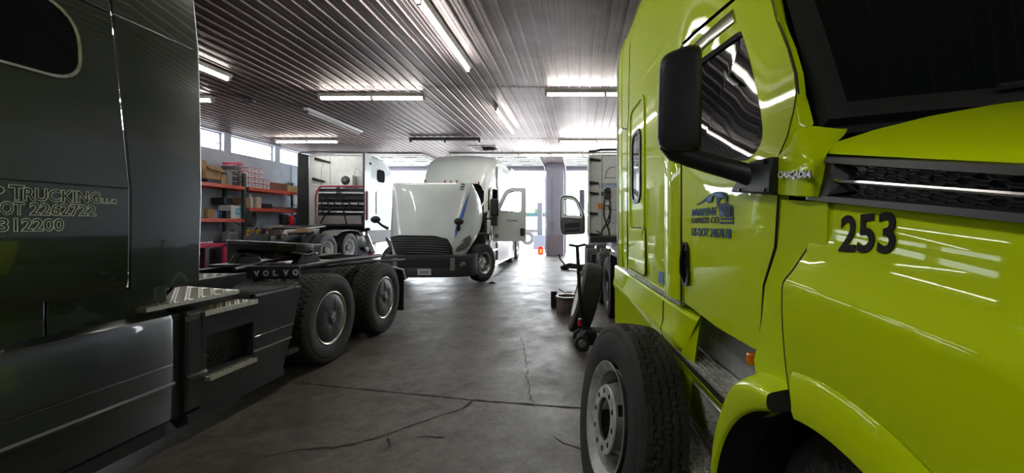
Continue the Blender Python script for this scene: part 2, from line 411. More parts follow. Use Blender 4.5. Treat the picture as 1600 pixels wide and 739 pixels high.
# ---------------------------------------------------------------- tube lights
def light_fixture(name, c, length, along, lit, label, group, ntube=2, housing=M_fixture, fit_tube=True, drop=0.10):
    """a shallow strip housing with ntube tubes end to end; c = middle of the fixture, top on the ceiling"""
    rz = 0 if along == 'X' else PI/2
    r = empty(name, (c[0], c[1], HC-drop-0.036), rz, label, 'ceiling light', group)
    hz = drop - 0.002; L = length/2
    m = MB(); m.add([(x, y, z) for x in (-L, L) for y, z in ((-0.075, hz), (0.075, hz), (0.045, 0.028), (-0.045, 0.028))],
                    [(0,3,2,1),(4,5,6,7),(0,1,5,4),(1,2,6,5),(2,3,7,6),(3,0,4,7)])
    m.build('housing', housing, r, smooth=0)
    k = MB()
    for x in [-L+0.03 + i*(2*L-0.06)/ntube for i in range(ntube+1)]: k.box(x-0.028, x+0.028, -0.028, 0.028, -0.038, 0.03)
    k.build('lamp_holder', M_fixdark if not lit else M_fixture, r, smooth=0)
    if fit_tube:
        for i in range(ntube):
            a = -L+0.06 + i*(2*L-0.06)/ntube; b = a + (2*L-0.06)/ntube - 0.06
            t = MB(); t.cyl((a, 0, -0.012), (b, 0, -0.012), 0.028, 12); t.build('tube', M_tube if lit else M_tubeoff, r)
    return r
LG = 'tube lights on the ribbed ceiling'
light_fixture('strip_light', (-2.1, 5.45), 4.9, 'Y', True, 'long lit strip light running down the hall above the aisle, nearest and brightest', LG, 2)
light_fixture('strip_light', (-4.79, 9.62), 2.46, 'X', True, 'lit crosswise double tube light over the aisle left of centre, nearer row', LG)
light_fixture('strip_light', (0.59, 9.35), 2.72, 'X', True, 'lit crosswise double tube light beside the green truck, nearer row', LG)
light_fixture('strip_light', (0.62, 14.75), 2.72, 'X', True, 'lit crosswise tube light above the white sleeper with blue numbers', LG)
light_fixture('strip_light', (-9.65, 14.75), 2.26, 'X', True, 'lit crosswise tube light near the left wall windows', LG)
light_fixture('strip_light', (-2.12, 11.95), 2.8, 'Y', True, 'short lit strip light running down the hall above the open-hood truck', LG, 1)
light_fixture('strip_light', (-7.06, 12.1), 2.7, 'Y', False, 'unlit pale strip light running lengthwise over the left bay', LG, 1, M_tubeoff)
light_fixture('strip_light', (-7.06, 7.15), 2.5, 'Y', True, 'lit lengthwise strip light just right of the dark truck cab edge, upper one', LG, 2)
light_fixture('strip_light', (-9.85, 9.8), 2.46, 'X', True, 'lit crosswise light just right of the dark truck cab edge, lower one', LG)
light_fixture('strip_light', (-4.68, 14.5), 2.46, 'X', False, 'dark crosswise fixture with its tubes missing above the open-hood truck', LG, 2, M_fixdark, False, 0.13)
light_fixture('strip_light', (-1.2, 17.6), 2.75, 'X', True, 'faraway crosswise tube light at the edge of the raised doors', LG)
light_fixture('strip_light', (-2.1, -1.2), 4.9, 'Y', True, 'strip light behind the viewpoint over the aisle', LG, 2)
light_fixture('strip_light', (4.4, -1.5), 2.46, 'X', True, 'strip light behind the viewpoint on the green truck side', LG)
light_fixture('strip_light', (-6.8, -1.0), 2.46, 'X', True, 'strip light behind the viewpoint over the dark truck', LG)
# hatch in the ceiling near the doors, and a small black sensor
h = empty('ceiling_hatch', (-3.75, 16.6, HC), 0, 'square hatch in the ceiling with a pale lid hanging open', 'hatch')
m = MB()
for a in ((-0.55,0.55,-0.5,-0.44), (-0.55,0.55,0.44,0.5), (-0.55,-0.49,-0.44,0.44), (0.49,0.55,-0.44,0.44)): m.box(*a, -0.035, 0.0)
m.build('hatch_frame', M_doorw, h, smooth=0)
m = MB(); m.box(-0.49, 0.49, -0.44, 0.44, -0.028, -0.022); m.build('hatch_opening', M_fixdark, h, smooth=0)
m = MB(); m.obox((0.12, 0.1, -0.09), (0.55, 0.5, 0.03), Matrix.Rotation(R(12), 3, 'X')); m.build('hatch_lid', M_doorw, h, smooth=0)
s_ = empty('ceiling_sensor', (-8.0, 10.05, HC-0.026), 0, 'small black sensor on the dark ceiling left of the tube lights', 'sensor')
m = MB(); m.box(-0.10, 0.10, -0.05, 0.05, -0.09, 0); m.build('sensor_body', M_blackm, s_, bevel=0.01)
m = MB(); m.cyl((0.10, 0, -0.05), (0.17, 0, -0.06), 0.03, 10); m.build('sensor_lens', M_graypl, s_)
# ================================================================ WHEELS
def tyre_mb(Rr=0.52, w=0.285, kind='drive', n=160, worn=0.0):
    """truck tyre about the x axis, tread modelled block by block"""
    hw = w/2; k = Rr/0.52
    side = [(-0.105, 0.293), (-0.122, 0.305), (-0.134, 0.330), (-0.1425, 0.375), (-0.145, 0.420), (-0.1405, 0.455), (-0.137, 0.462), (-0.1385, 0.470), (-0.134, 0.490), (-0.126, 0.505)]
    side = [(h*hw/0.145, r*k) for h, r in side]
    TW = 0.118*hw/0.145; dep = 0.014*(1-worn)
    cols = {'drive': 33, 'rib': 37, 'plain': 9}[kind]
    hs = [-TW + 2*TW*i/(cols-1) for i in range(cols)]
    def depth(h, t):
        u = (h/TW+1)/2
        if kind == 'plain':
            return dep if abs(((u*4) % 1)-0.5) > 0.40 and 0.1 < u < 0.9 else 0
        if kind == 'rib':                     # five zig-zag ribs cut by sipes
            N = 58; z = 0.016*(1 if math.sin(t*N) > 0 else -1) + 0.010*math.sin(t*N)
            v = (u + z)*5; f = v % 1; c = int(v)
            if 0.12 < u < 0.88 and (f < 0.09 or f > 0.91): return dep
            if abs(((t*N/PI + c*0.37) % 1)-0.5) > 0.40: return dep*0.45
            if u < 0.14 or u > 0.86: return dep*0.5 if abs(((t*N/PI*0.5) % 1)-0.5) > 0.42 else 0
            return 0
        row = min(4, int(u*5)); f = (u*5) % 1; N = 46    # staggered lug blocks
        p = (t/(2*PI)*N + (0.5 if row % 2 else 0) + 0.18*math.sin(f*PI)) % 1
        if 0.16 < u < 0.84 and (f < 0.10 or f > 0.90): return dep*0.9
        if p < 0.24: return dep
        return 0
    m = MB(); vs = []; fs = []
    for q in range(n):
        t = 2*PI*q/n; c, s = math.cos(t), math.sin(t)
        ring = list(side)
        for h in hs: ring.append((h, Rr - 0.006*(h/TW)**2 - depth(h, t)))
        ring += [(-h, r) for h, r in reversed(side)]
        L = len(ring)
        for h, r in ring: vs.append((h, r*c, r*s))
    for q in range(n):
        q2 = (q+1) % n
        for i in range(L-1): fs.append((q*L+i, q2*L+i, q2*L+i+1, q*L+i+1))
    return m.add(vs, fs)
MESHC = {}
def cached(key, make, name, m, parent, loc=(0,0,0), rot=None, **k):
    """build a mesh once, afterwards link copies that share its data"""
    if key not in MESHC:
        o = make().build(name, m, parent, **k); MESHC[key] = o
    else:
        o = MESHC[key].copy(); o.name = name; COL.objects.link(o); o.parent = parent
        for kk in list(o.keys()): del o[kk]
    o.location = loc
    if rot is not None: o.rotation_euler = rot
    return o
def rim_mb():                                  # outer face of a steel/alloy rim barrel, axis x, outside at +x
    m = MB(); m.lathe([(-0.12,0.292),(-0.10,0.283),(-0.02,0.262),(0.02,0.255),(0.085,0.262),(0.105,0.280),(0.122,0.300),(0.128,0.302),(0.128,0.296),(0.112,0.276),(0.09,0.252),(0.0,0.240),(-0.12,0.270)], n=64)
    return m
def disc_mb(dish=0.10, holes=True):            # wheel centre disc with hub plate
    m = MB(); m.lathe([(dish-0.02,0.078),(dish+0.0,0.078),(dish+0.004,0.085),(dish+0.004,0.165),(dish-0.006,0.176),(dish-0.05,0.205),(dish-0.10,0.235),(dish-0.12,0.250)], n=64); return m
def studs_mb(x, n=10, r=0.1425, rad=0.016, h=0.03):
    m = MB()
    for q in range(n):
        t = 2*PI*q/n; m.cyl((x, r*math.cos(t), r*math.sin(t)), (x+h, r*math.cos(t), r*math.sin(t)), rad, 6)
    return m
def wheel_part(parent, name, loc, face=1, style='alloy', tyre='drive', Rr=0.52, rz=0.0, spin=0.0, tread_n=160, tmat=None, w=0.285):
    """tyre (part) carrying its rim, hub cap and so on as sub-parts; face = +1 when the outside looks along +x of the parent"""
    rot = (spin, 0, rz) if face > 0 else (spin, 0, rz + PI)
    t = cached(('tyre', tyre, Rr, tread_n, w, tmat), lambda: tyre_mb(Rr, w, tyre, tread_n), name, tmat or M_rubber, parent, loc, rot, smooth=28)
    if style == 'volvo_cover':
        cached('rim', rim_mb, 'rim', M_alu, t)
        def cover():
            m = MB(); prof = [(0.150,0.0),(0.150,0.045),(0.140,0.052),(0.132,0.075),(0.136,0.10),(0.140,0.16),(0.134,0.225),(0.122,0.268),(0.112,0.285)]
            m.lathe(prof, n=72)
            vs = []
            for p in m.v:                       # pressed fan of shallow scallops
                r = math.hypot(p.y, p.z); a = math.atan2(p.z, p.y)
                if 0.09 < r < 0.23:
                    s = ((a*6/(2*PI)) % 1); f = math.sin((r-0.09)/0.14*PI)
                    p.x += 0.009*f*(s-0.5 if s < 0.9 else (1-s)*4)
            return m
        cached('vcover', cover, 'wheel_cover', mat('dark_wheel_cover', (0.062, 0.065, 0.070), 0.4, 0.4), t)
        def ring():
            m = MB(); m.lathe([(0.108,0.280),(0.126,0.286),(0.132,0.296),(0.128,0.304),(0.112,0.304)], n=72); return m
        cached('vring', ring, 'trim_ring', mat('polished_ring', (0.78, 0.80, 0.66), 0.25, 0.8), t)
        def emb():
            m = MB(); m.lathe([(0.150,0.030),(0.158,0.032),(0.158,0.040),(0.150,0.042)], n=32)
            m.obox((0.155, 0, 0), (0.010, 0.016, 0.040), Matrix.Rotation(R(35), 3, 'X')); m.obox((0.155, 0.012, 0), (0.010, 0.010, 0.05)); m.obox((0.155, -0.012, 0), (0.010, 0.010, 0.05)); return m
        cached('vemb', emb, 'hub_emblem', M_steel, t)
    elif style == 'alloy':
        cached('rim', rim_mb, 'rim', M_alu, t)
        cached('disc', lambda: disc_mb(0.02), 'wheel_disc', M_alu, t)
        cached('studs', lambda: studs_mb(0.02), 'wheel_nuts', M_chrome, t)
        def hub(): 
            m = MB(); m.lathe([(0.0,0.085),(0.085,0.080),(0.10,0.070),(0.105,0.0)], n=32); return m
        cached('hub', hub, 'hub_cap', M_chrome, t)
    elif style == 'inner':
        cached('rimi', rim_mb, 'rim', M_offwhite, t)
        def dd():
            m = MB(); m.lathe([(-0.06,0.10),(-0.055,0.17),(-0.02,0.22),(0.02,0.25)], n=40); return m
        cached('idisc', dd, 'wheel_disc', M_offwhite, t)
        def hub2():
            m = MB(); m.lathe([(-0.06,0.11),(0.06,0.10),(0.07,0.09),(0.075,0.0)], n=24); return m
        cached('ihub', hub2, 'hub_cap', M_chassis, t)
        cached('istuds', lambda: studs_mb(-0.055), 'wheel_nuts', M_steel, t)
    elif style == 'steel_blank':
        cached('rims', rim_mb, 'rim', M_chassis, t)
        def bd():
            m = MB(); m.lathe([(0.0,0.0),(0.0,0.17),(0.02,0.25)], n=40); return m
        cached('bdisc', bd, 'wheel_disc', M_chassis, t)
    return t
# ================================================================ LIME GREEN TRUCK (right), facing the viewer, slightly turned
GA = math.atan(0.065); GX = 0.6525; GW = 2.46
green = empty('semi_truck', (GX, 0, 0), GA, 'big lime green semi truck at the right with number 253 on its hood', 'truck')
green.location = (GX, 0, 0)
def dzero(y, z): return 0.0
def gl(px, py, d=0.0):
    """pixel -> (y, z) on the truck's side surface; d = depth inward, a number or a function of (y, z)"""
    a, b = ray(px, py); f = d if callable(d) else (lambda y, z: d)
    q = f(1.5, 2.0)
    for _ in range(12):
        t = (q + GX*math.cos(GA)) / (a*math.cos(GA) + math.sin(GA))
        X, Y = a*t - GX, t; y = -X*math.sin(GA) + Y*math.cos(GA); z = CAMZ + b*t; q = 0.5*q + 0.5*f(y, z)
    return (y, z)
def g3(px, py, d=0.0):
    y, z = gl(px, py, d); return Vector((d(y, z) if callable(d) else d, y, z))
def sstep(a, b, x): t = min(1, max(0, (x-a)/(b-a))); return t*t*(3-2*t)
def dcab(y, z): return max(0.0, z-1.75)*0.16*(1-sstep(1.35, 2.25, y)) + (0.012*((1.75-z)/0.5)**2 if z < 1.75 else 0)
def panel_mb(outline, d, holes=(), cuts=3, thick=0.02, off=0.0):
    """sheet with an outline (y, z) and holes, laid on the surface x = d(y, z), with returned edges"""
    bm = bmesh.new(); edges = []; loops = []
    for lp in [outline] + list(holes):
        vs = [bm.verts.new((0, p[0], p[1])) for p in lp]; loops.append(vs)
        for i in range(len(vs)): edges.append(bm.edges.new((vs[i-1], vs[i])))
    bmesh.ops.triangle_fill(bm, use_beauty=True, use_dissolve=False, edges=edges, normal=(1, 0, 0))
    if cuts:
        inner = [e for e in bm.edges if e.calc_length() > 0.05]
        bmesh.ops.subdivide_edges(bm, edges=inner, cuts=cuts, use_grid_fill=True)
        bmesh.ops.triangulate(bm, faces=bm.faces[:])
    bound = [e for e in bm.edges if e.is_boundary]
    for v in bm.verts: v.co.x = d(v.co.y, v.co.z) + off
    if thick:
        r = bmesh.ops.extrude_edge_only(bm, edges=bound)
        for v in r['geom']:
            if isinstance(v, bmesh.types.BMVert): v.co.x += thick
    bm.verts.index_update(); m = MB()
    m.add([v.co.copy() for v in bm.verts], [tuple(v.index for v in f.verts) for f in bm.faces]); bm.free(); return m
def seam_mb(pts, r=0.004): m = MB(); m.tube(pts, r, 6); return m

# --- sleeper and roof shell: cross-section (depth, height) swept along the truck
GSEC = [(0.004,1.20),(0.0,1.35),(0.0,1.75),(0.0,2.1),(0.0,2.52),(0.0,2.8),(0.0,3.1),(0.008,3.22),(0.03,3.32),(0.09,3.42),(0.17,3.51),(0.27,3.60),(0.40,3.70),(0.58,3.79),(0.85,3.87),(1.23,3.90)]
def gring(y, start):
    k = 1.0 if y > 2.6 else 0.30 + 0.70*sstep(1.2, 2.6, y); out = []
    for i, (d, z) in enumerate(GSEC[start:]):
        zz = z if z <= 2.52 else 2.52 + (z-2.52)*k
        out.append((d + dcab(y, zz), y, zz))
    return out
shell = MB()
ys = [2.115, 2.2, 2.4, 2.7, 3.0, 3.3, 3.6, 3.8, 3.96]
full = lambda r: r + [(GW-x, y, z) for x, y, z in reversed(r[:-1])]
shell.grid([full(gring(y, 0)) for y in ys])
yf = [1.50, 1.6, 1.7, 1.8, 1.9, 2.0, 2.115]
shell.grid([full(gring(y, 4)) for y in yf])
shell.build('cab_shell', M_green, green, smooth=50)
core = MB(); core.prism([(0.16,2.2,1.25),(0.16,3.9,1.25),(0.16,3.9,3.0),(0.3,2.2,2.9),(0.22,1.75,2.5),(0.22,1.35,1.9),(0.22,1.35,1.25)], (GW-0.4, 0, 0)); core.build('cab_interior', M_blackm, green, smooth=0)
bkp = MB(); bkp.prism([(d+0.01, 3.94, z) for d, z in GSEC] + [(GW-d-0.01, 3.94, z) for d, z in reversed(GSEC[:-1])], (0, 0.03, 0)); bkp.build('sleeper_back_wall', M_green, green, smooth=0)
# rear extender: painted upper piece and grey trailing edge
ext = MB()
ext.grid([[(d-0.004, 3.90, z) for d, z in GSEC[:12]], [(d-0.008, 4.06, z) for d, z in GSEC[:12]]])
ext.build('side_extender', M_green, green, smooth=50, solid=0.02)
ed = MB(); ed.loft([[(d-0.012, 4.06, z), (d+0.028, 4.06, z), (d+0.028, 4.17, z), (d-0.006, 4.17, z)] for d, z in GSEC[:11]]); ed.build('extender_edge', mat('grey_rubber', (0.16, 0.16, 0.19), 0.55), green, smooth=50)
# panel gaps on the sleeper
dsl = lambda y, z: 0.0 if z < 3.1 else (0.02 if z < 3.3 else 0.1)
seams = [[(0.001, 3.62, 1.2), (0.001, 3.62, 2.42), (0.001, 3.56, 2.50), (0.001, 3.50, 3.10), (0.031, 3.47, 3.32), (0.171, 3.44, 3.51), (0.40, 3.42, 3.70)],
         [(0.001, 3.62, 2.42), (0.001, 3.9, 2.50), (0.001, 4.05, 2.53)]]
for s_ in seams: seam_mb(s_, 0.005).build('panel_gap', M_blackm, green)
# sleeper side window in its raised panel
def ring_mb(outer, inner, d, h):           # raised frame between two loops on x = d
    m = MB(); n = len(outer)
    a = [(d, *p) for p in outer]; b = [(d-h, *p) for p in outer]; c = [(d-h, *p) for p in inner]; e = [(d, *p) for p in inner]
    m.loft([a, b, c, e], closed=True, caps=False); return m
pa = rrect(0.56, 1.02, 0.10, 6, 3.21, 2.03); pb = rrect(0.50, 0.96, 0.09, 6, 3.21, 2.03)
ring_mb(pa, pb, 0.002, 0.012).build('window_surround', M_green, green)
wo = rrect(0.34, 0.56, 0.10, 6, 3.22, 2.04); wi = rrect(0.28, 0.50, 0.08, 6, 3.22, 2.04)
wf_ = ring_mb(wo, wi, 0.002, 0.014).build('sleeper_window', M_black, green)
m = MB(); m.prism([(-0.004, *p) for p in wi], (0.006, 0, 0)); m.build('window_pane', M_glass, wf_, smooth=0)
# luggage door
co = rrect(0.62, 0.34, 0.05, 5, 3.22, 1.40)
cd = MB(); cd.prism([(-0.006, *p) for p in rrect(0.61, 0.33, 0.045, 5, 3.22, 1.40)], (0.01, 0, 0)); cd.build('luggage_door', M_green, green, bevel=0.003)
seam_mb([(0.0, *p) for p in co] + [(0.0, *co[0])], 0.005).build('panel_gap', M_blackm, green)
dec = MB(); 
for yy in (2.47, 2.53): dec.prism([(-0.002, *p) for p in rrect(0.05, 0.075, 0.012, 3, yy, 1.28)], (0.002, 0, 0))
dec.build('blue_decal', M_decal_hi, green, smooth=0)
# vertical bulge at the rear door post
blg = MB(); blg.loft([[(0.001, 2.13, z), (-0.022, 2.18, z), (-0.026, 2.26, z), (-0.018, 2.34, z), (0.001, 2.42, z)] for z in (1.21, 1.4, 1.6, 1.8, 1.92)] + [[(0.001, 2.13, 1.98), (0.0, 2.18, 2.02), (0.0, 2.26, 2.05), (0.0, 2.34, 2.02), (0.001, 2.42, 1.98)]], closed=False, caps=False); blg.build('post_cover', M_green, green, smooth=60)

# --- cab door with its window
P = lambda x, y: gl(x, y, dcab)
dfront = [P(1212,32), P(1229,75), P(1240,115), P(1243,145), P(1239,172), P(1228,215), P(1215,245), P(1217,305), P(1212,385), P(1203,415), P(1194,445), P(1191,500), P(1186,545)]
dout = [(2.10, 1.205), (2.10, 2.50), (1.50, 2.50)] + dfront + [P(1178,545), P(1120,511)]
dout = [p for p in dout]
win = rpoly([(2.0, 1.90), (2.0, 2.36), P(1150,52), P(1158,48), P(1190,180), P(1193,220), P(1172,251)], [0.06,0.06,0.012,0.012,0.3,0.2,0.2], 6)
door = panel_mb(dout, dcab, [win], 3, 0.03).build('cab_door', M_green, green, smooth=40)
wn = MB()
frame_in = win
cxy = (sum(p[0] for p in win)/len(win), sum(p[1] for p in win)/len(win))
inn = [(cxy[0]+(p[0]-cxy[0])*0.955, cxy[1]+(p[1]-cxy[1])*0.945) for p in win]
wn.loft([[(dcab(*p)+0.002, *p) for p in win], [(dcab(*p)+0.012, *p) for p in inn], [(dcab(*p)+0.03, *p) for p in inn]], caps=False); wn.build('window_seal', M_black, door, smooth=40)
panel_mb([(p[0], p[1]) for p in win], dcab, (), 2, 0.0, 0.02).build('door_window', M_glass, door, smooth=60)
# tinted rain visor over the window
vis = MB(); a_ = [P(1080,74), P(1100,54), P(1128,29), P(1146,14)]; b_ = [P(1092,82), P(1110,66), P(1135,45), P(1149,34)]
vis.loft([[(dcab(*p)-0.002, *p) for p in a_], [(dcab(*p)-0.008, *p) for p in [((u[0]+v[0])/2, (u[1]+v[1])/2) for u, v in zip(a_, b_)]], [(dcab(*p)-0.006, *p) for p in b_]], closed=False, caps=False)
vis.build('rain_visor', mat('smoked_visor', (0.11, 0.13, 0.03), 0.2, coat=0.4), door, smooth=50)
# interior grab bar and clip seen through the glass edge
gb = MB(); gb.tube([Vector((dcab(*P(x,y))+0.006, *P(x,y))) for x, y in ((1130,112), (1136,122), (1146,131), (1152,132))], [0.004,0.009,0.009,0.004], 8); gb.build('cab_grab_bar', M_steel, door)
# door handle: recessed black pull
ho = rrect(0.095, 0.215, 0.045, 6, 2.037, 1.405)
hd = ring_mb(ho, rrect(0.07, 0.19, 0.034, 6, 2.037, 1.405), 0.004, 0.012).build('door_handle', M_blackg, door)
m = MB(); m.prism([(0.0, *p) for p in rrect(0.085, 0.205, 0.04, 6, 2.037, 1.405)], (0.004, 0, 0)); m.build('handle_cup', M_blackm, door, smooth=0)
m = MB(); m.tube([(0.0, 2.055, 1.335), (-0.014, 2.05, 1.36), (-0.016, 2.045, 1.42), (-0.012, 2.04, 1.47)], 0.013, 8); m.build('handle_pull', M_blackg, door)
# door crease (swage line) low on the door
# lettering and emblem on the door: text reads front-to-back from the outside, i.e. towards -y
def glett(body, px0, py0, px1, h, m_, name, par=door, shear=0.0, ext=0.0, dd=-0.003, df=dcab, spacing=1.0, h_px=None):
    y0, z0 = gl(px0, py0, df); y1, z1 = gl(px1, py0, df)
    o = Vector((df(y0, z0)+dd, y0, z0)); e = Vector((df(y1, z0)+dd, y1, z0))
    t = text_mb(body, h, (o, e-o, (0, 0, 1)), 0.001, ext=ext, shear=shear, spacing=spacing, width=(e-o).length); t.build(name, m_, par, smooth=0); return t
glett('PARFENE', 1082, 337.5, 1120.5, 0.043, M_decal, 'company_name', ext=0.0012, shear=0.15)
glett('EXPRESS CO', 1081.5, 348.5, 1124.5, 0.035, M_decal_dark, 'company_line', ext=0.0003, shear=0.15)
glett('US DOT 2467618', 1081.5, 367.5, 1143.5, 0.050, M_decal, 'registration_number', ext=0.0008, shear=0.15)
def door_decal(pts, m_, name, dd=-0.003):
    m = MB(); m.prism([(dcab(*gl(x, y, dcab))+dd, *gl(x, y, dcab)) for x, y in pts], (0.002, 0, 0)); return m.build(name, m_, door, smooth=0)
# truck emblem: swept roof, cab, grille, bumper lines
Z7 = lambda pts: [(1060 + x*110/739, 280 + y*110/739) for x, y in pts]
door_decal(Z7([(190,268),(250,235),(320,175),(385,138),(430,130),(480,140),(510,165),(520,250),(500,250),(495,205),(440,205),(435,255),(410,275),(405,190),(380,170),(365,190),(360,240),(330,250),(290,225),(215,268)]), M_decal, 'truck_emblem')
door_decal(Z7([(320,190),(400,150),(470,150),(495,190),(420,190),(395,168),(365,182),(355,230),(330,235),(300,215)]), M_decal_hi, 'emblem_highlight', -0.005)
door_decal(Z7([(405,285),(430,258),(500,250),(570,280),(580,330),(575,400),(500,400),(490,350),(450,325),(435,345),(430,290)]), M_decal, 'truck_emblem')
door_decal(Z7([(500,290),(560,295),(565,385),(505,385)]), M_decal_dark, 'emblem_grille', -0.005)
door_decal(Z7([(438,330),(465,325),(490,355),(488,385),(465,375),(455,400),(440,395)]), M_decal_hi, 'emblem_highlight', -0.005)
door_decal(Z7([(455,405),(585,405),(585,430),(450,430)]), M_decal_dark, 'emblem_bumper')
door_decal(Z7([(445,445),(585,445),(585,468),(440,468)]), M_decal_dark, 'emblem_bumper')

# --- A pillar, windscreen
dE = [(dcab(1.47, 2.5), 1.495, 2.50)] + [(dcab(*p), *p) for p in dfront[:7]]
dW_px = [(1207,-70), (1222,0), (1231,45), (1241,90), (1250,120), (1263,160), (1271,192), (1270,196)]
dW_d = [0.20, 0.155, 0.13, 0.105, 0.09, 0.07, 0.055, 0.05]
wE = [g3(x, y, d) for (x, y), d in zip(dW_px, dW_d)]
pil = MB(); rowsA = []
for e, w in zip(dE, wE):
    e = Vector(e) + Vector((0.002, -0.006, 0)); mid = (e+w)/2 + Vector((-0.010, -0.012, 0)); rowsA.append([e, mid, w])
pil.grid(rowsA); pil.build('windscreen_pillar', M_green, green, smooth=60)
sm = MB(); sm.tube([Vector(e) + Vector((0.006, -0.001, 0)) for e in dE], 0.0045, 6); sm.build('panel_gap', M_blackm, green)
seam_mb([(dcab(*p)-0.001, *p) for p in dfront[7:]], 0.0035).build('panel_gap', M_blackm, green)
seam_mb([(0.0, 2.107, 1.21), (0.0, 2.107, 1.8), (0.0, 2.107, 2.5)], 0.004).build('panel_gap', M_blackm, green)
# windscreen: swept sheet, base curve and top curve across the cab
NB = 13
def ws_base(s): c = (2*s-1); return Vector((0.095 + s*(GW-0.19), 0.90 + 0.245*abs(c)**2.2, 1.872 + 0.015*(1-c*c)))
def ws_top(s): c = (2*s-1); return Vector((0.225 + s*(GW-0.45), 1.44 + 0.24*abs(c)**2.2, 2.78 + 0.05*(1-c*c)))
def ws(s, t): 
    p = ws_base(s).lerp(ws_top(s), t); p.y -= 0.03*math.sin(PI*t)*0.5; return p
ins = 0.035
gl_rows = [[ws(0.028+0.944*i/24, 0.05+0.92*j/10) for i in range(25)] for j in range(11)]
MB().grid(gl_rows).build('windscreen', M_glass, green, smooth=60)
bf = MB()
prm = [(i/24, 0.0) for i in range(25)] + [(1.0, j/8) for j in range(1, 9)] + [(1-i/24, 1.0) for i in range(1, 25)] + [(0.0, 1-j/8) for j in range(1, 8)]
cl = lambda s, t, a, b: ws(min(1-a, max(a, s)), min(1-b, max(b, t)))
r0 = [ws(s, t) + Vector((0, 0.015, -0.01)) for s, t in prm]; r1 = [cl(s, t, 0.004, 0.012) + Vector((0, -0.012, 0.004)) for s, t in prm]; r2 = [cl(s, t, 0.020, 0.055) + Vector((0, -0.012, 0.004)) for s, t in prm]; r3 = [cl(s, t, 0.030, 0.075) + Vector((0, 0.002, 0)) for s, t in prm]
bf.loft([r0, r1, r2, r3], caps=False); bf.build('windscreen_seal', M_blackm, green, smooth=50)
cowl = MB(); cowl.grid([[ws(i/24, 0.0) + Vector((0, 0.01, -0.005)) for i in range(25)], [ws(i/24, 0.0) + Vector((0, -0.05, -0.035)) for i in range(25)]]); cowl.build('cowl_grille', M_blackm, green)
wp = MB(); wp.tube([ws(0.16, 0.055) + Vector((0,-0.02,0.01)), ws(0.3, 0.085) + Vector((0,-0.02,0.01)), ws(0.46, 0.10) + Vector((0,-0.02,0.01))], 0.010, 6)
wp.tube([ws(0.33, 0.03) + Vector((0,-0.03,0.0)), ws(0.31, 0.085) + Vector((0,-0.032,0.012))], 0.012, 6); wp.build('wiper', M_blackm, green)
stk = MB(); stk.grid([[ws(0.262+0.022*i, 0.225+0.06*j) + Vector((0,-0.004,0)) for i in range(2)] for j in range(2)]); stk.build('windscreen_sticker', mat('pale_sticker', (0.16, 0.20, 0.19), 0.6), green, smooth=0)
# header above the screen
hdr = MB(); hdr.grid([full(gring(1.50, 4)), [Vector(p) for p in full(gring(1.50, 4))]]); 
hr = full(gring(1.5, 4)); hdr = MB(); hdr.grid([hr, [Vector((p[0]*0.98+0.02, 1.47 - 0.03*math.sin(PI*i/(len(hr)-1)), p[2]-0.03)) for i, p in enumerate(hr)]]); hdr.build('roof_header', M_green, green)

# --- wing/cowl panels between door and hood
dcw = lambda y, z: -0.004 - 0.022*math.exp(-((y-1.12)/0.07)**2)
cw = MB(); G_ = lambda L: [g3(x, y, d) for x, y, d in L]
rowsC = [G_([(1241,205,0.006),(1256,200,0.022),(1271,197,0.045),(1290,199,0.068),(1310,201,0.092),(1324,201,0.115)]),
 G_([(1233,226,-0.002),(1247,222,-0.006),(1262,221,0.002),(1280,221,0.024),(1298,220,0.050),(1319,211,0.100)]),
 G_([(1214.5,247,-0.004),(1232,246,-0.017),(1250,246,-0.020),(1268,247,-0.014),(1280,248,0.000),(1292,240,0.020)]),
 G_([(1214.5,272,-0.004),(1232,273,-0.019),(1250,274,-0.023),(1267,275,-0.018),(1277,276,-0.004),(1290,276,0.014)]),
 G_([(1214.5,303,-0.004),(1232,305,-0.018),(1250,306,-0.022),(1267,307,-0.017),(1277,308,-0.004),(1290,310,0.014)])]
cw.grid(refine(rowsC, 4)); rb = refine(rowsC, 4)[-1]; cw.grid([rb, [p + Vector((0.035, 0, -0.006)) for p in rb]])
cwo = cw.build('cowl_panel', M_green, green, smooth=60)
bt = text_mb('CASCADIA', 0.022, (g3(1217,277,-0.024), g3(1268,277,-0.030)-g3(1217,277,-0.024), (0,0,1)), 0.003, shear=0.3, ext=0.001, width=(g3(1268,277,-0.030)-g3(1217,277,-0.024)).length); bt.build('model_badge', M_steel, green, smooth=0)
AC, AZ, AR = 0.93, 0.55, 0.58                # wheel arch centre and radius
low_out = [P(1219,312), g3(1290,316,0.0)[1:], g3(1290,380,0.0)[1:], g3(1280,405,0.0)[1:], g3(1262,425,0.0)[1:], g3(1249,440,0.0)[1:], g3(1248,500,0.0)[1:], g3(1238,560,0.0)[1:], g3(1241,600,0.0)[1:], g3(1244,632,0.0)[1:]]
low_out += [(AC + AR*math.cos(R(q)), AZ + AR*math.sin(R(q))) for q in (66, 58, 50)]
low_out += [P(1184,562), P(1187,545), P(1193,500), P(1196,446), P(1205,416), P(1214,386)]
dlow = lambda y, z: 0.004
panel_mb([tuple(p) for p in low_out], dlow, (), 2, 0.03).build('cowl_panel', M_green, green, smooth=40)

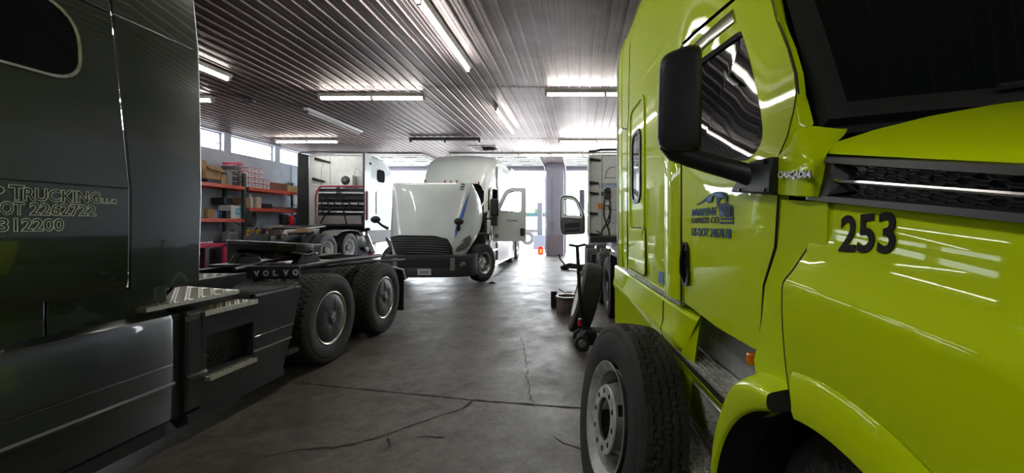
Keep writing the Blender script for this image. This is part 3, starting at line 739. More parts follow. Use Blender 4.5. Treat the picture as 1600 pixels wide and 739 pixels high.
# --- hood with fender
Y0, Y1 = 1.10, -0.62
def zc(y): return 1.455 - 0.10*max(0, 1.05-y)**1.3
def zvb(y): return 1.662 - 0.125*(1.06-y)
def zvt(y): return 1.772 - 0.19*(1.06-y)
def zlow(y):
    u = AR*AR - (y-AC)**2
    return max(0.62, AZ + math.sqrt(u)) if u > 0 else 0.62
def taper(y): return 0.0 if y > 0.1 else 0.55*((0.1-y)/0.72)**2
def hood_pts(y0):
    yo = y0; z0 = zlow(yo); c = zc(yo); vb = zvb(yo); vt = zvt(yo); s = (Y0-y0)/(Y0-Y1); back = (1-s)**3
    P_ = []
    for k in range(7):                        # fender side, below the crease
        f = k/6; z = z0 + (c-0.03-z0)*f; P_.append((-0.012 - 0.026*math.sin(f*PI*0.55), 0.015*back, z))
    P_ += [(-0.036, 0.012*back, c-0.012), (-0.030, 0.008*back, c), (-0.018, 0.0, c+0.02)]
    P_ += [(0.000, -0.03*back, c+(vb-c)*0.35), (0.010, -0.042*back, c+(vb-c)*0.62), (0.014, -0.042*back, vb-0.012), (0.020, -0.042*back, vb)]
    nv = len(P_)
    P_ += [(0.030, -0.042*back, vt), (0.036, -0.048*back, vt+0.012), (0.060, -0.06*back, vt+0.026), (0.12, -0.11*back, vt+0.046), (0.22, -0.15*back, vt+0.070), (0.36, -0.17*back, vt+0.094), (0.6, -0.20*back, vt+0.122), (0.9, -0.22*back, vt+0.14), (1.23, -0.23*back, vt+0.146)]
    tp = taper(yo)
    return [(x + tp*(1 - x/1.23), yo+dy, z - 0.25*tp*(1 if z > 1.2 else 0.2)) for x, dy, z in P_], nv
N_H = 44
hrows = []
for i in range(N_H+1):
    y = Y0 + (Y1-Y0)*i/N_H; r, nv = hood_pts(y); hrows.append(r)
hood = MB()
for side in (0, 1):
    Q = lambda p: (p[0], p[1], p[2]) if side == 0 else (GW-p[0], p[1], p[2])
    if side == 0:
        hood.grid([[Q(p) for p in r[:nv]] for r in hrows]); hood.grid([[Q(p) for p in r[nv:]] for r in hrows])
    else: hood.grid([[Q(p) for p in r] for r in hrows])
ho_ = hood.build('hood', M_green, green, smooth=45)
# rear edge gap
sm = MB(); sm.tube([Vector(p) + Vector((0.010, 0.008, 0)) for p in hrows[0][:nv]], 0.008, 6); sm.build('panel_gap', M_blackm, green)
# black inner wing behind hood and in the arch
iw = MB(); arc = [(AC + (AR+0.02)*math.cos(R(q)), AZ + (AR+0.02)*math.sin(R(q))) for q in range(-20, 201, 10)]
iw.grid([[(0.03, *p) for p in arc], [(0.62, *p) for p in arc]]); iw.grid([[(0.62, *p) for p in arc], [(0.62, AC+(p[0]-AC)*0.02, AZ+(p[1]-AZ)*0.02) for p in arc]]); iw.build('wheel_well', M_blackm, green, smooth=50)
# rolled arch lip
lip = MB(); q0, q1 = 18, 176; LA = [R(q0 + (q1-q0)*i/40) for i in range(41)]
lp = lambda r, x: [(x, AC + r*math.cos(a), AZ + r*math.sin(a)) for a in LA if AC + r*math.cos(a) < 1.085]
rows_l = [lp(AR+0.105, -0.030), lp(AR+0.09, -0.039), lp(AR+0.01, -0.046), lp(AR-0.008, -0.042), lp(AR-0.008, 0.04)]
nmin = min(len(r) for r in rows_l); lip.grid([r[-nmin:] for r in rows_l]); lip.build('arch_lip', M_green, green, smooth=50)
# black hood vent with mesh and chrome blade
vf = MB()
vrow = []
for i in range(31):
    y = 1.06 - 1.30*i/30; a = zvb(y); b = zvt(y); tp = taper(y)
    vrow.append([(0.014+tp, y, a-0.002), (-0.004+tp, y, a), (-0.002+tp, y, a+0.013), (0.045+tp, y, a+0.018), (0.045+tp, y, b-0.018), (0.008+tp, y, b-0.014), (0.014+tp, y, b), (0.04+tp, y, b+0.004)])
vf.grid(vrow); vf.loft([vrow[0], [(0.0+p[0]*0.3, p[1]+0.010, p[2]) for p in vrow[0]], [(0.05, p[1]+0.010, p[2]) for p in vrow[0]]], closed=True, caps=True)
vent = vf.build('hood_vent', mat('vent_plastic', (0.018, 0.018, 0.022), 0.4), green, smooth=40)
plug = MB(); p0 = [(-0.003, 1.06, zvb(1.06)), (0.012, 1.06, zvt(1.06)), (0.016, 0.985, zvt(0.985)-0.012), (-0.001, 0.985, zvb(0.985)+0.016)]
plug.grid([[p0[0], p0[1]], [p0[3], p0[2]], [(0.042, 0.95, zvb(0.95)+0.028), (0.042, 0.95, zvt(0.95)-0.028)]]); plug.build('vent_scoop', M_black, vent, smooth=40)
hx = MB()
def vz(y, f): a = zvb(y)+0.017; b = zvt(y)-0.017; return a + (b-a)*f
pitch = 0.052
for row in range(3):
    for half in (0, 1):
        f0 = (0.0 if half == 0 else 0.58); f1 = (0.42 if half == 0 else 1.0)
        for q in range(22):
            y = 0.955 - q*pitch - (pitch/2 if row % 2 else 0)
            if y < -0.2: continue
            g0 = f0 + (f1-f0)*row/2.0
            fa = g0; fb = min(f1, g0 + (f1-f0)*0.5)
            pts = [(y, fa), (y-pitch*0.32, fa), (y-pitch*0.5, (fa+fb)/2 if row < 2 else fa)]
            hx.tube([(0.034, yy, vz(yy, ff)) for yy, ff in pts], 0.0026, 5)
            if row < 2:
                hx.tube([(0.034, y-pitch*0.5, vz(y-pitch*0.5, (fa+fb)/2)), (0.034, y-pitch*0.32, vz(y-pitch*0.32, fb))], 0.0026, 5)
                hx.tube([(0.034, y-pitch*0.5, vz(y-pitch*0.5, (fa+fb)/2)), (0.034, y-pitch*0.82, vz(y-pitch*0.82, (fa+fb)/2))], 0.0026, 5)
                hx.tube([(0.034, y-pitch*0.82, vz(y-pitch*0.82, (fa+fb)/2)), (0.034, y-pitch, vz(y-pitch, fa))], 0.0026, 5)
hx.build('vent_mesh', M_black, vent)
bl = MB(); bl.tube([(0.014+taper(y), y, (zvb(y)*0.52+zvt(y)*0.48)) for y in (1.02, 0.98, 0.9, 0.8, 0.7, 0.6, 0.5, 0.4, 0.2, 0.0)], [0.003, 0.0045, 0.005, 0.005, 0.005, 0.005, 0.005, 0.005, 0.004, 0.003], 8); bl.build('vent_blade', M_chrome, vent)
# number on the hood side
dn = lambda y, z: -0.006
n0, n1 = g3(1311, 391, 0.0), g3(1398, 397, 0.0)
def hood_d(y, z):
    c = zc(y); vb = zvb(y)
    f = (z-c)/(vb-c)
    t = [(0,-0.030),(0.1,-0.018),(0.35,0.0),(0.62,0.010),(1.0,0.016)]
    for (a, u), (b, v) in zip(t, t[1:]):
        if f <= b: return u + (v-u)*max(0, (f-a))/(b-a)
    return 0.016
tn = text_mb('253', 0.115, ((0,0,0), (1,0,0), (0,1,0)), 0.0008, ext=0.0025, width=0.158)
hgt = max(p.y for p in tn.v); ya, za = gl(1312, 391, hood_d); yb = gl(1399, 398, hood_d)[0]; wdt = max(p.x for p in tn.v)
zt_ = gl(1350, 336, hood_d)[1]; yslope = 0.02
def num_pt(p):
    y = ya + (yb-ya)*p.x/wdt + 0.004*(p.y/hgt); z = za + 0.006*(p.x/wdt) + (zt_-za)*p.y/hgt
    return Vector((hood_d(y, z) - 0.003 - p.z, y, z))
tn.v = [num_pt(p) for p in tn.v]; tn.build('fleet_number', M_letter, green, smooth=0)
# front end of the hood (beyond the frame): grille and bumper
fe = MB(); rr = hrows[-1]; fe.grid([rr, [(p[0]*0.9+0.12, Y1-0.02, p[2]*0.97) for p in rr]]); fe.box(0.75, GW-0.75, Y1-0.03, Y1+0.02, 0.7, 1.5); fe.build('grille', M_black, green, smooth=0)
bp_ = MB(); bp_.prism([(0.25,-0.35,0.3),(0.25,-0.35,0.7),(0.6,-0.72,0.7),(1.23,-0.8,0.7),(GW-0.6,-0.72,0.7),(GW-0.25,-0.35,0.7),(GW-0.25,-0.35,0.3)][:1]+[(0.25,-0.35,0.3),(0.6,-0.72,0.3),(1.23,-0.8,0.3),(GW-0.6,-0.72,0.3),(GW-0.25,-0.35,0.3)][1:], (0, 0, 0.4)); bp_.build('bumper', M_green, green, bevel=0.03)
# --- front wheels, steering wheels of the truck
wheel_part(green, 'front_wheel', (0.29, 0.98, 0.53), -1, 'alloy', 'rib', 0.53, tread_n=200, tmat=mat('lightened_tyre_rubber', (0.085, 0.085, 0.085), 0.8, var=0.2, vscale=8))  # rubber colour raised in place of light missing under the arch
wheel_part(green, 'front_wheel', (GW-0.30, 0.98, 0.52), 1, 'alloy', 'rib', 0.52, tread_n=200)
ftyre = [o for o in green.children if o.name.startswith('front_wheel')][0]
# raised sidewall lettering
for k, ch in enumerate('MICHELIN'):
    a = R(38 + 9*k); u = Vector((0, math.cos(a), math.sin(a))); rt = Vector((0, -math.sin(a), math.cos(a))); o_ = Vector((0.29-0.1445, 0.98, 0.53)) + u*0.395
    q = text_mb(ch, 0.062, (o_, rt, u), 0.002, ext=0.003); q.build('tyre_letter', mat('raised_rubber', (0.14, 0.14, 0.14), 0.6), green, smooth=0)
# --- steps and battery box between wheel arch and chassis fairing
def perf_plate(x0, x1, y0, y1, z, nx, ny, th=0.012, axis='z'):
    """plate with staggered round raised holes: plate with real openings"""
    m = MB(); outline = []
    bm = bmesh.new(); E = []
    def loop(pts):
        vs = [bm.verts.new((p[0], p[1], 0)) for p in pts]
        for i in range(len(vs)): E.append(bm.edges.new((vs[i-1], vs[i])))
    loop([(x0,y0),(x1,y0),(x1,y1),(x0,y1)])
    dx = (x1-x0)/nx; dy = (y1-y0)/ny; rim = []
    for i in range(nx):
        for j in range(ny):
            big = (i+j) % 2 == 0; r = min(dx, dy)*(0.34 if big else 0.17)
            cx, cy = x0+dx*(i+0.5), y0+dy*(j+0.5)
            loop([(cx+r*math.cos(2*PI*k/8), cy+r*math.sin(2*PI*k/8)) for k in range(8)]); rim.append((cx, cy, r))
    bmesh.ops.triangle_fill(bm, use_beauty=True, edges=E, normal=(0, 0, 1))
    bm.verts.index_update()
    m.add([(v.co.x, v.co.y, z) for v in bm.verts], [tuple(v.index for v in f.verts) for f in bm.faces]); bm.free()
    for cx, cy, r in rim:
        n = 8; vs = []
        for rr, zz in ((r, z-0.006), (r*1.0, z+0.004), (r*1.25, z+0.001)):
            vs += [(cx+rr*math.cos(2*PI*k/n), cy+rr*math.sin(2*PI*k/n), zz) for k in range(n)]
        m.add(vs, [(a*n+k, a*n+(k+1) % n, (a+1)*n+(k+1) % n, (a+1)*n+k) for a in range(2) for k in range(n)])
    m.add([(x0,y0,z),(x1,y0,z),(x1,y1,z),(x0,y1,z),(x0,y0,z-th),(x1,y0,z-th),(x1,y1,z-th),(x0,y1,z-th)], [(0,1,5,4),(1,2,6,5),(2,3,7,6),(3,0,4,7)])
    return m
SY0, SY1 = 1.56, 2.50
up = perf_plate(0.008, 0.155, SY0, SY1, 0.92, 6, 34).build('step', M_stepalu, green, smooth=30)
m = MB(); m.box(0.002, 0.010, SY0, SY1, 0.905, 0.928); m.build('step_edge', M_chassis, up, smooth=0)
m = MB(); m.tube([(0.15, SY0, 0.926), (0.15, SY1, 0.926)], 0.009, 8); m.build('step_trim', M_alu, up)
m = MB(); m.box(0.155, 0.17, SY0-0.1, SY1, 0.915, 1.21); m.build('upper_box_panel', mat('scuffed_aluminium', (0.50, 0.51, 0.54), 0.38, 0.5, var=0.15, vscale=18, rvar=0.1), green, smooth=0)
m = MB(); m.prism([(0.05, SY0-0.05, 0.82), (0.002, SY0-0.05, 0.90), (0.10, SY0-0.05, 0.90), (0.10, SY0-0.05, 0.82)], (0, SY1-SY0, 0)); m.build('step_riser', M_green, green, smooth=0)
m = MB(); m.prism([(0.055, SY0-0.05, 0.82), (0.105, SY0-0.05, 0.495), (0.14, SY0-0.05, 0.495), (0.14, SY0-0.05, 0.82)], (0, SY1-SY0, 0)); m.build('lower_box_panel', mat('mirror_aluminium', (0.55, 0.55, 0.50), 0.12, 1.0), green, smooth=0)
m = MB(); m.tube([(0.050, SY1-0.05, 0.818), (0.050, SY0+0.06, 0.818), (0.07, SY0-0.01, 0.77), (0.098, SY0-0.01, 0.53)], 0.008, 6); m.build('panel_trim', M_alu, green)
lo = perf_plate(-0.03, 0.108, SY0-0.02, SY1, 0.5, 5, 32).build('step', M_stepalu, green, smooth=30)
m = MB(); m.tube([(0.10, SY0, 0.508), (0.10, SY1, 0.508)], 0.010, 8); m.build('step_trim', M_alu, lo)
m = MB(); m.prism([(-0.03, SY0, 0.22), (-0.032, SY0, 0.488), (0.10, SY0, 0.488), (0.10, SY0, 0.22)], (0, SY1-SY0, 0)); m.build('lower_skirt', M_green, green, bevel=0.01)
m = MB(); m.box(0.16, 0.6, SY0, SY1, 0.4, 0.90); m.build('battery_box', M_chassis, green, smooth=0)
# amber marker lamp
a0 = g3(1176, 561, 0.02)
mk = MB(); mk.obox((0.016, a0.y, a0.z), (0.03, 0.026, 0.040)); mk.build('marker_lamp', M_amber, green, bevel=0.006)
# flared cover from the steps to the wheel arch
fz_ = lambda x, y, d: g3(x, y, d)
fo = [(1.235, 1.150), (1.12, 1.155), (1.075, 1.135)]
fin = [(AC + AR*math.cos(R(q)), AZ + AR*math.sin(R(q))) for q in (72, 62, 52, 42, 32, 22, 12, 2, -8, -18)]
fback = [(1.50, 0.37), (1.52, 0.70), (1.515, 0.90), (1.43, 1.00), (1.36, 1.10)]
n_f = 10
outer_pts = [Vector((-0.075, *p)) for p in fin]
bl_pts = [(1.13,1.158),(1.20,1.158),(1.27,1.152),(1.33,1.135),(1.385,1.085),(1.43,1.02),(1.475,0.95),(1.51,0.86),(1.525,0.70),(1.525,0.40)]
flr = MB()
rA = [Vector((0.03, p[0]*0.5+b[0]*0.5+0.03, p[1]*0.5+b[1]*0.5+0.03)) for p, b in zip(fin, bl_pts)]
row0 = [Vector((0.06, *p)) for p in fin]; row1 = [Vector((-0.068, *p)) for p in fin]; row1b = [Vector((-0.076, p[0]+0.012, p[1]+0.006)) for p in fin]
row2 = [Vector((-0.078, p[0]*0.42+b[0]*0.58, p[1]*0.42+b[1]*0.58)) for p, b in zip(fin, bl_pts)]
row3 = [Vector((-0.060, p[0]*0.2+b[0]*0.8, p[1]*0.2+b[1]*0.8)) for p, b in zip(fin, bl_pts)]
row4 = [Vector((0.03, *b)) for b in bl_pts]
fr_rows = refine([row1, row1b, row2, row3, row4], 3); flr.grid(fr_rows); lnr = MB(); lnr.grid(refine([row0, row1], 3)); lnr.add([r[0] for r in fr_rows] + [row0[0]], [tuple(range(len(fr_rows)+1))]); lnr.build('arch_liner', M_black, green, smooth=50); flr.build('arch_flare', M_green, green, smooth=50)
# --- chassis fairing below the sleeper
cf = MB(); prof = [(0.07,1.165),(0.03,1.16),(0.016,1.145),(0.014,1.03),(0.002,0.985),(0.0,0.965),(0.018,0.91),(0.020,0.60),(0.022,0.40),(0.038,0.365),(0.07,0.365)]
ysf = [1.93, 1.98, 2.3, 2.8, 3.3, 3.8, 4.2, 4.46]
fr_y = lambda z: 1.95 if z > 1.10 else (2.06 if z > 1.0 else (2.12 if z > 0.95 else 2.22))
cf.loft([[(min(x, 0.03) + 0.012, fr_y(z), z) for x, z in prof], [(x, fr_y(z)+0.05, z) for x, z in prof]] + [[(x, max(y, fr_y(z)+0.1), z) for x, z in prof] for y in ysf[2:]]); cf.build('chassis_fairing', M_green, green, smooth=30)
seam_mb([(0.015, 2.5, 1.14), (0.013, 2.5, 1.03), (0.0, 2.5, 0.97), (0.017, 2.5, 0.91), (0.021, 2.5, 0.40)], 0.004).build('panel_gap', M_blackm, green)
tt = MB(); tt.box(0.005, 0.05, 2.15, 3.9, 1.178, 1.20); tt.build('sill_strip', M_alu, green, smooth=0)
# --- frame, tandem axles and wheels behind the sleeper
for xx in (0.92, GW-1.0): 
    m = MB(); m.box(xx, xx+0.08, 2.0, 9.0, 0.78, 1.05); m.build('frame_rail', M_chassis, green, bevel=0.008)
for i, yy in enumerate((7.2, 8.52)):
    for xx, fc, stl in ((0.42, -1, 'steel_blank'), (0.74, -1, 'steel_blank'), (GW-0.42, 1, 'inner'), (GW-0.74, 1, 'steel_blank')):
        wheel_part(green, 'drive_wheel', (xx, yy, 0.52), fc, stl, 'drive', 0.52, tread_n=160)
    m = MB(); m.cyl((0.3, yy, 0.52), (GW-0.3, yy, 0.52), 0.09, 14); m.lathe([(-0.2,0.1),(-0.15,0.2),(0.15,0.2),(0.2,0.1)], (GW/2, yy, 0.52)); m.build('axle', M_chassis, green)
fg = MB(); fg.box(0.27, 0.9, 6.60, 6.64, 0.35, 1.16); fg.box(0.27, 0.9, 4.55, 6.60, 1.12, 1.16); fg.build('quarter_fender', M_chassis, green, smooth=0)
ft = MB(); ft.cyl((0.42, 4.55, 0.72), (0.42, 5.3, 0.72), 0.28, 24); ft.build('fuel_tank', M_chassis, green, bevel=0.02)
# --- wing mirror on its arm
MY = 1.42
def my(px, py, dY=0.0):                       # world point at distance MY + dY -> truck coordinates
    p = onY(px, py, MY + dY); c, s = math.cos(GA), math.sin(GA); x, y = p.x-GX, p.y; return Vector((x*c + y*s, -x*s + y*c, p.z))
m = MB()
outl = rpoly([(1030, 88), (1078, 69), (1097, 72), (1096, 236), (1064, 244), (1026, 232)], [22, 8, 16, 14, 16, 26], 6)
rings = []
for sc_, dY, dx in ((0.80, -0.055, 0.0), (0.93, -0.048, 0), (0.985, -0.03, 0), (1.0, 0.0, 0), (0.99, 0.035, 0), (0.94, 0.05, 0), (0.90, 0.045, 0), (0.88, 0.03, 0)):
    cx_, cy_ = 1062, 155; rings.append([my(cx_+(x-cx_)*sc_, cy_+(y-cy_)*sc_, dY) for x, y in outl])
m.loft(rings, caps=True); mirror = m.build('wing_mirror', M_black, green, smooth=50)
ma = MB()
cen = [(1033, 222, 0.0), (1050, 236, 0.0), (1078, 246, -0.01), (1115, 257, -0.03), (1150, 267, -0.06), (1178, 276, -0.10), (1200, 276, -0.16)]
hh = [10, 15, 15, 15.5, 16, 17, 24]
ringsA = []
for (x, y, dY), h in zip(cen, hh):
    k = (MY+dY)/FPX; c = my(x, y, dY); ring_ = []
    for q in range(14):
        a = 2*PI*q/14; ring_.append(c + Vector((0, 1, 0))*math.cos(a)*h*k*1.15 + Vector((0.25, 0, 1)).normalized()*math.sin(a)*h*k)
    ringsA.append(ring_)
ma.loft(ringsA); ma.build('mirror_arm', M_black, mirror, smooth=50)
mp_ = MB(); pl = [gl(1150,300,-0.01), gl(1153,293,-0.01), gl(1172,262,-0.01), gl(1180,252,-0.01), gl(1215,245,-0.01), gl(1213,304,-0.01)]
mp_.prism([(-0.030, *p) for p in pl], (0.034, 0, 0)); base = mp_.build('mirror_base', M_black, mirror, bevel=0.006)
for x, y in ((1197, 253), (1195, 297), (1156, 297)):
    b = MB(); p = g3(x, y, -0.030); b.cyl(p, p + Vector((-0.005, 0, 0)), 0.006, 8); b.build('bolt', M_blackg, base)
# ================================================================ DARK OLIVE-GREY TRUCK (left), facing the viewer, only its rear half in view
VXS = -2.80                                   # cab side plane; it looks along +X
VFX = -2.87                                   # chassis fairing plane
VC = -4.03                                    # centre line
volvo = empty('semi_truck', (VC, 3.0, 0), 0, 'dark olive-grey semi truck at the left edge with silver outline lettering', 'truck')
def vb(mb, name, m, parent=None, **k): return mb.build(name, m, parent or volvo, world=True, **k)
mirX = lambda x: 2*VC - x
# sleeper body: cross-section swept along Y
VSEC = [(-2.815, 1.19), (-2.80, 1.24), (-2.795, 1.6), (-2.795, 1.82), (-2.80, 2.2), (-2.805, 2.6), (-2.815, 2.87), (-2.84, 3.2), (-2.89, 3.5), (-3.02, 3.8), (-3.3, 3.98), (VC, 4.05)]
def vgap(z): return 2.58 - 0.11*max(0, z-1.82)/1.4      # the sleeper ends a little further forward towards the top
def vsec_ring(y=None, off=0.0):
    r = [(x+off, (vgap(z) if y is None else y), z) for x, z in VSEC]
    return r + [(mirX(x), yy, z) for x, yy, z in reversed(r[:-1])]
sb = MB(); sb.grid([vsec_ring(y) for y in (-1.2, 0.0, 1.0, 1.6, 2.1, 2.4)] + [vsec_ring()]); vb(sb, 'sleeper_body', M_volvo, smooth=50)
sbk = MB(); sbk.loft([vsec_ring(None, -0.03), [(p[0], p[1]+0.03, p[2]) for p in vsec_ring(None, -0.05)]], caps=True); vb(sbk, 'sleeper_back_wall', M_blackm, smooth=0)
# horizontal and roof panel gaps
def vx(z):
    for (x0, z0), (x1, z1) in zip(VSEC, VSEC[1:]):
        if z0 <= z <= z1: return x0 + (x1-x0)*(z-z0)/(z1-z0)
    return -2.8
def vseam(pts, r=0.005, m_=M_blackm):
    m = MB(); m.tube([(vx(z)+0.001, y, z) for y, z in pts], r, 6); return vb(m, 'panel_gap', m_)
vseam([(-0.9, 1.815), (1.0, 1.818), (2.57, 1.822)], 0.006)
vseam([(-0.9, 2.90), (1.0, 2.885), (2.0, 2.88), (2.49, 2.868)], 0.006)
# rear extender panels
def ext_part(z0, z1, n=9):
    zs = [z0 + (z1-z0)*i/(n-1) for i in range(n)]; m = MB()
    sec = lambda z: [Vector((vx(z)-0.012, vgap(z)+0.015, z)), Vector((vx(z)+0.003, vgap(z)+0.018, z)), Vector((vx(z)+0.006, vgap(z)+0.10, z)), Vector((vx(z)+0.012, vgap(z)+0.25, z)), Vector((vx(z)+0.002, 3.06, z)), Vector((vx(z)-0.012, 3.07, z)), Vector((vx(z)-0.03, 3.06, z)), Vector((vx(z)-0.03, vgap(z)+0.05, z))]
    m.loft([sec(z) for z in zs]); return vb(m, 'side_extender', M_volvo, smooth=40, bevel=0.0)
ext_part(1.185, 2.862); ext_part(2.872, 3.75)
m = MB(); m.tube([(vx(z)-0.008, 3.075, z) for z in (1.19, 1.8, 2.4, 2.87, 3.3, 3.7)], 0.008, 6); vb(m, 'extender_edge', M_steel)
for z in (1.6, 2.8):                          # far side extender
    pass
m = MB(); m.box(mirX(-2.80), mirX(-2.84), 2.55, 3.06, 1.19, 3.7); vb(m, 'side_extender', M_volvo, smooth=0)
# side window with dark glass
vw = rpoly([(1.2, 2.375), (2.345, 2.385), (2.33, 2.80), (1.2, 2.86)], [0.1, 0.15, 0.22, 0.1], 7)
vwi = [(1.78+(y-1.78)*0.975, 2.6+(z-2.6)*0.94) for y, z in vw]
m = MB(); m.loft([[(vx(z)+0.001, y, z) for y, z in vw], [(vx(z)+0.008, y, z) for y, z in vw], [(vx(z)+0.006, y, z) for y, z in vwi], [(vx(z)-0.002, y, z) for y, z in vwi]], caps=False)
vwf = vb(m, 'side_window', M_steel, smooth=50)
m = MB(); m.prism([(vx(z)+0.0035, y, z) for y, z in vwi], (-0.002, 0, 0)); vb(m, 'window_pane', M_glass, vwf, smooth=0)
# silver outline lettering: read along +Y... the side looks along +X, so text runs along +Y
def vtext(body, px0, px1, z, h, name, bold=0.018):
    y0 = onX(px0, 300, VXS).y; y1 = onX(px1, 300, VXS).y
    t = text_mb(body, h, ((vx(z)+0.003, y0, z), (0, 1, 0), (0, 0, 1)), 0.0, outline=0.0022, ext=bold*h, width=y1-y0); vb(t, name, M_outline, smooth=0)
vtext('P', -20, 5, 1.722, 0.085, 'company_lettering', 0.03)
vtext('T', 10, 36.5, 1.722, 0.100, 'company_lettering', 0.03)
vtext('RUCKING', 33, 155, 1.722, 0.086, 'company_lettering', 0.03)
vtext('LLC', 155.5, 181, 1.722, 0.038, 'company_lettering', 0.02)
vtext('DOT', -25, 36, 1.648, 0.086, 'registration_lettering', 0.028)
vtext('2262722', 43, 148.5, 1.648, 0.084, 'registration_lettering', 0.028)
vtext('312200', -6, 98, 1.566, 0.086, 'registration_lettering', 0.028)
# lower inner skirt between cab and fairing
m = MB(); m.box(-3.0, -2.93, -1.0, 2.28, 0.9, 1.19); m.box(-3.0, -2.935, 2.295, 2.96, 0.9, 1.19); vb(m, 'inner_skirt', M_volvo, bevel=0.004)
m = MB(); m.box(-5.0, -3.0, -1.0, 2.5, 0.6, 1.25); vb(m, 'cab_underside', M_blackm, smooth=0)
# chassis fairing, front length
fprof = [(-3.1, 1.02), (-2.99, 1.005), (-2.93, 0.985), (-2.885, 0.955), (-2.872, 0.92), (-2.870, 0.615), (-2.874, 0.610), (-2.870, 0.605), (-2.868, 0.485), (-2.855, 0.472), (-2.858, 0.458), (-2.875, 0.445), (-2.885, 0.22), (-2.90, 0.20), (-3.1, 0.20)]
m = MB(); m.loft([[(x, y, z) for x, z in fprof] for y in (-1.2, 0.5, 1.5, 2.3, 2.93)] + [[(x-0.02, 2.966, z) for x, z in fprof]]); vb(m, 'chassis_fairing', M_volvo2, smooth=30)
m = MB(); m.prism([(-2.89, -1.2, 0.20), (-2.885, -1.2, 0.12), (-2.95, -1.2, 0.10), (-3.05, -1.2, 0.20)], (0, 4.1, 0)); vb(m, 'rubber_skirt', M_black, smooth=0)
# dark gap between the two lengths
m = MB(); m.box(-3.1, -2.91, 2.94, 3.07, 0.2, 0.95); vb(m, 'fairing_gap', M_black, smooth=0)
# rear length: end block, step cut-outs, rear body
def rear_edge(z): return 4.30 - 0.27*max(0, 0.96-z)/0.82
blk = MB(); bprof = [(-3.1, 0.985), (-2.95, 0.975), (-2.895, 0.955), (-2.872, 0.925), (-2.868, 0.62), (-2.868, 0.485), (-2.855, 0.472), (-2.872, 0.445), (-2.88, 0.22), (-3.1, 0.20)]
blk.loft([[(x-0.012, 3.045, z) for x, z in bprof]] + [[(x, 3.06, z) for x, z in bprof], [(x, 3.165, z) for x, z in bprof]]); vb(blk, 'chassis_fairing', M_volvo2, smooth=30)
# outer skin from 3.165 back, with the lower step recess cut out
skin = MB()
recess = (3.20, 3.66, 0.45, 0.74)
def skinx(z): return -2.868 if z > 0.475 else -2.878
zs = [0.20, 0.445, 0.46, 0.472, 0.485, 0.60, 0.605, 0.61, 0.615, 0.74, 0.90]
xs_ = {0.20: -2.885, 0.445: -2.875, 0.46: -2.860, 0.472: -2.853, 0.485: -2.868, 0.605: -2.872}
def row(y, zlist, slant=False): return [(xs_.get(z, -2.868), y, z) for z in zlist]
skin.grid([[(xs_.get(z, -2.868), y, z) for z in zs] for y in (3.165, 3.20)])
skin.grid([[(xs_.get(z, -2.868), y, z) for z in zs] for y in (3.66, 3.70)])
skin.grid([[(xs_.get(z, -2.868), y, z) for z in (0.20, 0.445)] for y in (3.20, 3.66)])
skin.grid([[(xs_.get(z, -2.868), y, z) for z in (0.74, 0.90)] for y in (3.20, 3.66)])
skin.grid([[(xs_.get(z, -2.868), 3.70 + (rear_edge(z)-3.70)*t, z) for z in zs + [0.955]] for t in (0, 0.5, 1.0)])
skin.grid([[(-2.868, 3.70, 0.90), (-2.868, 3.70, 0.955)], [(-2.90, 3.70, 0.90), (-2.90, 3.70, 0.955)]])
skin.grid([[(-2.868, y, 0.955), (-2.885, y, 0.972), (-2.93, y, 0.972), (-2.93, y, 0.90)] for y in (3.70, rear_edge(0.955))])
skin.grid([[(xs_.get(z, -2.868), rear_edge(z), z) for z in zs + [0.955]], [(-3.0, rear_edge(z)+0.01, z) for z in zs + [0.955]]])
vb(skin, 'chassis_fairing', M_volvo2, smooth=30)
m = MB(); a, b, c, d = recess
m.grid([[(-2.868, a, c), (-2.868, b, c), (-2.868, b, d), (-2.868, a, d), (-2.868, a, c)], [(-2.96, a+0.02, c), (-2.96, b-0.01, c), (-2.96, b-0.01, d-0.02), (-2.96, a+0.02, d-0.02), (-2.96, a+0.02, c)]])
m.add([(-2.96, a, c), (-2.96, b, c), (-2.96, b, d), (-2.96, a, d)], [(0, 1, 2, 3)]); rec = vb(m, 'step_recess', M_black, smooth=0)
m = MB()
for r_ in range(4):
    for q in range(8):
        yy = a+0.04+q*0.032+(0.016 if r_ % 2 else 0); zz = c+0.05+r_*0.028; m.cyl((-2.96, yy, zz), (-2.952, yy, zz), 0.011, 6)
vb(m, 'grip_pattern', mat('grip_pattern_grey', (0.035, 0.035, 0.038), 0.4), rec, smooth=0)
# treads: pressed aluminium planks with raised studs
def tread_mb(x0, x1, y0, y1, z, nx, ny, th=0.035):
    m = MB(); m.box(x0, x1, y0, y1, z-th, z); m.cm = 1
    for i in range(nx):
        for j in range(ny):
            cx = x0+(x1-x0)*(i+0.5)/nx; cy = y0+(y1-y0)*(j+0.5)/ny
            s = 0.6; w = (x1-x0)/nx*0.30; l = (y1-y0)/ny*0.36
            rz = R(35 if (i+j) % 2 else -35); m.obox((cx, cy, z+0.003), (w*0.6, l*1.5, 0.008), Matrix.Rotation(rz, 3, 'Z'))
    return m
def edge_strip(x, y0, y1, z, h=0.02): mm = MB(); mm.box(x-0.006, x+0.004, y0, y1, z-h, z+0.004); return mm
t1 = vb(tread_mb(-3.04, -2.856, 3.17, 3.69, 0.932, 5, 12), 'step', [M_tread, M_stud], smooth=0)
vb(edge_strip(-2.853, 3.17, 3.69, 0.932, 0.036), 'step_edge', M_tread, t1)
m = MB(); m.box(-3.06, -3.04, 3.165, 3.70, 0.90, 0.985); vb(m, 'step_back', M_chassis, smooth=0)
t2 = vb(tread_mb(-2.96, -2.835, 3.19, 3.655, 0.425, 4, 12, 0.03), 'step', [M_tread, M_stud], smooth=0)
vb(edge_strip(-2.832, 3.19, 3.655, 0.425, 0.030), 'step_edge', M_tread, t2)
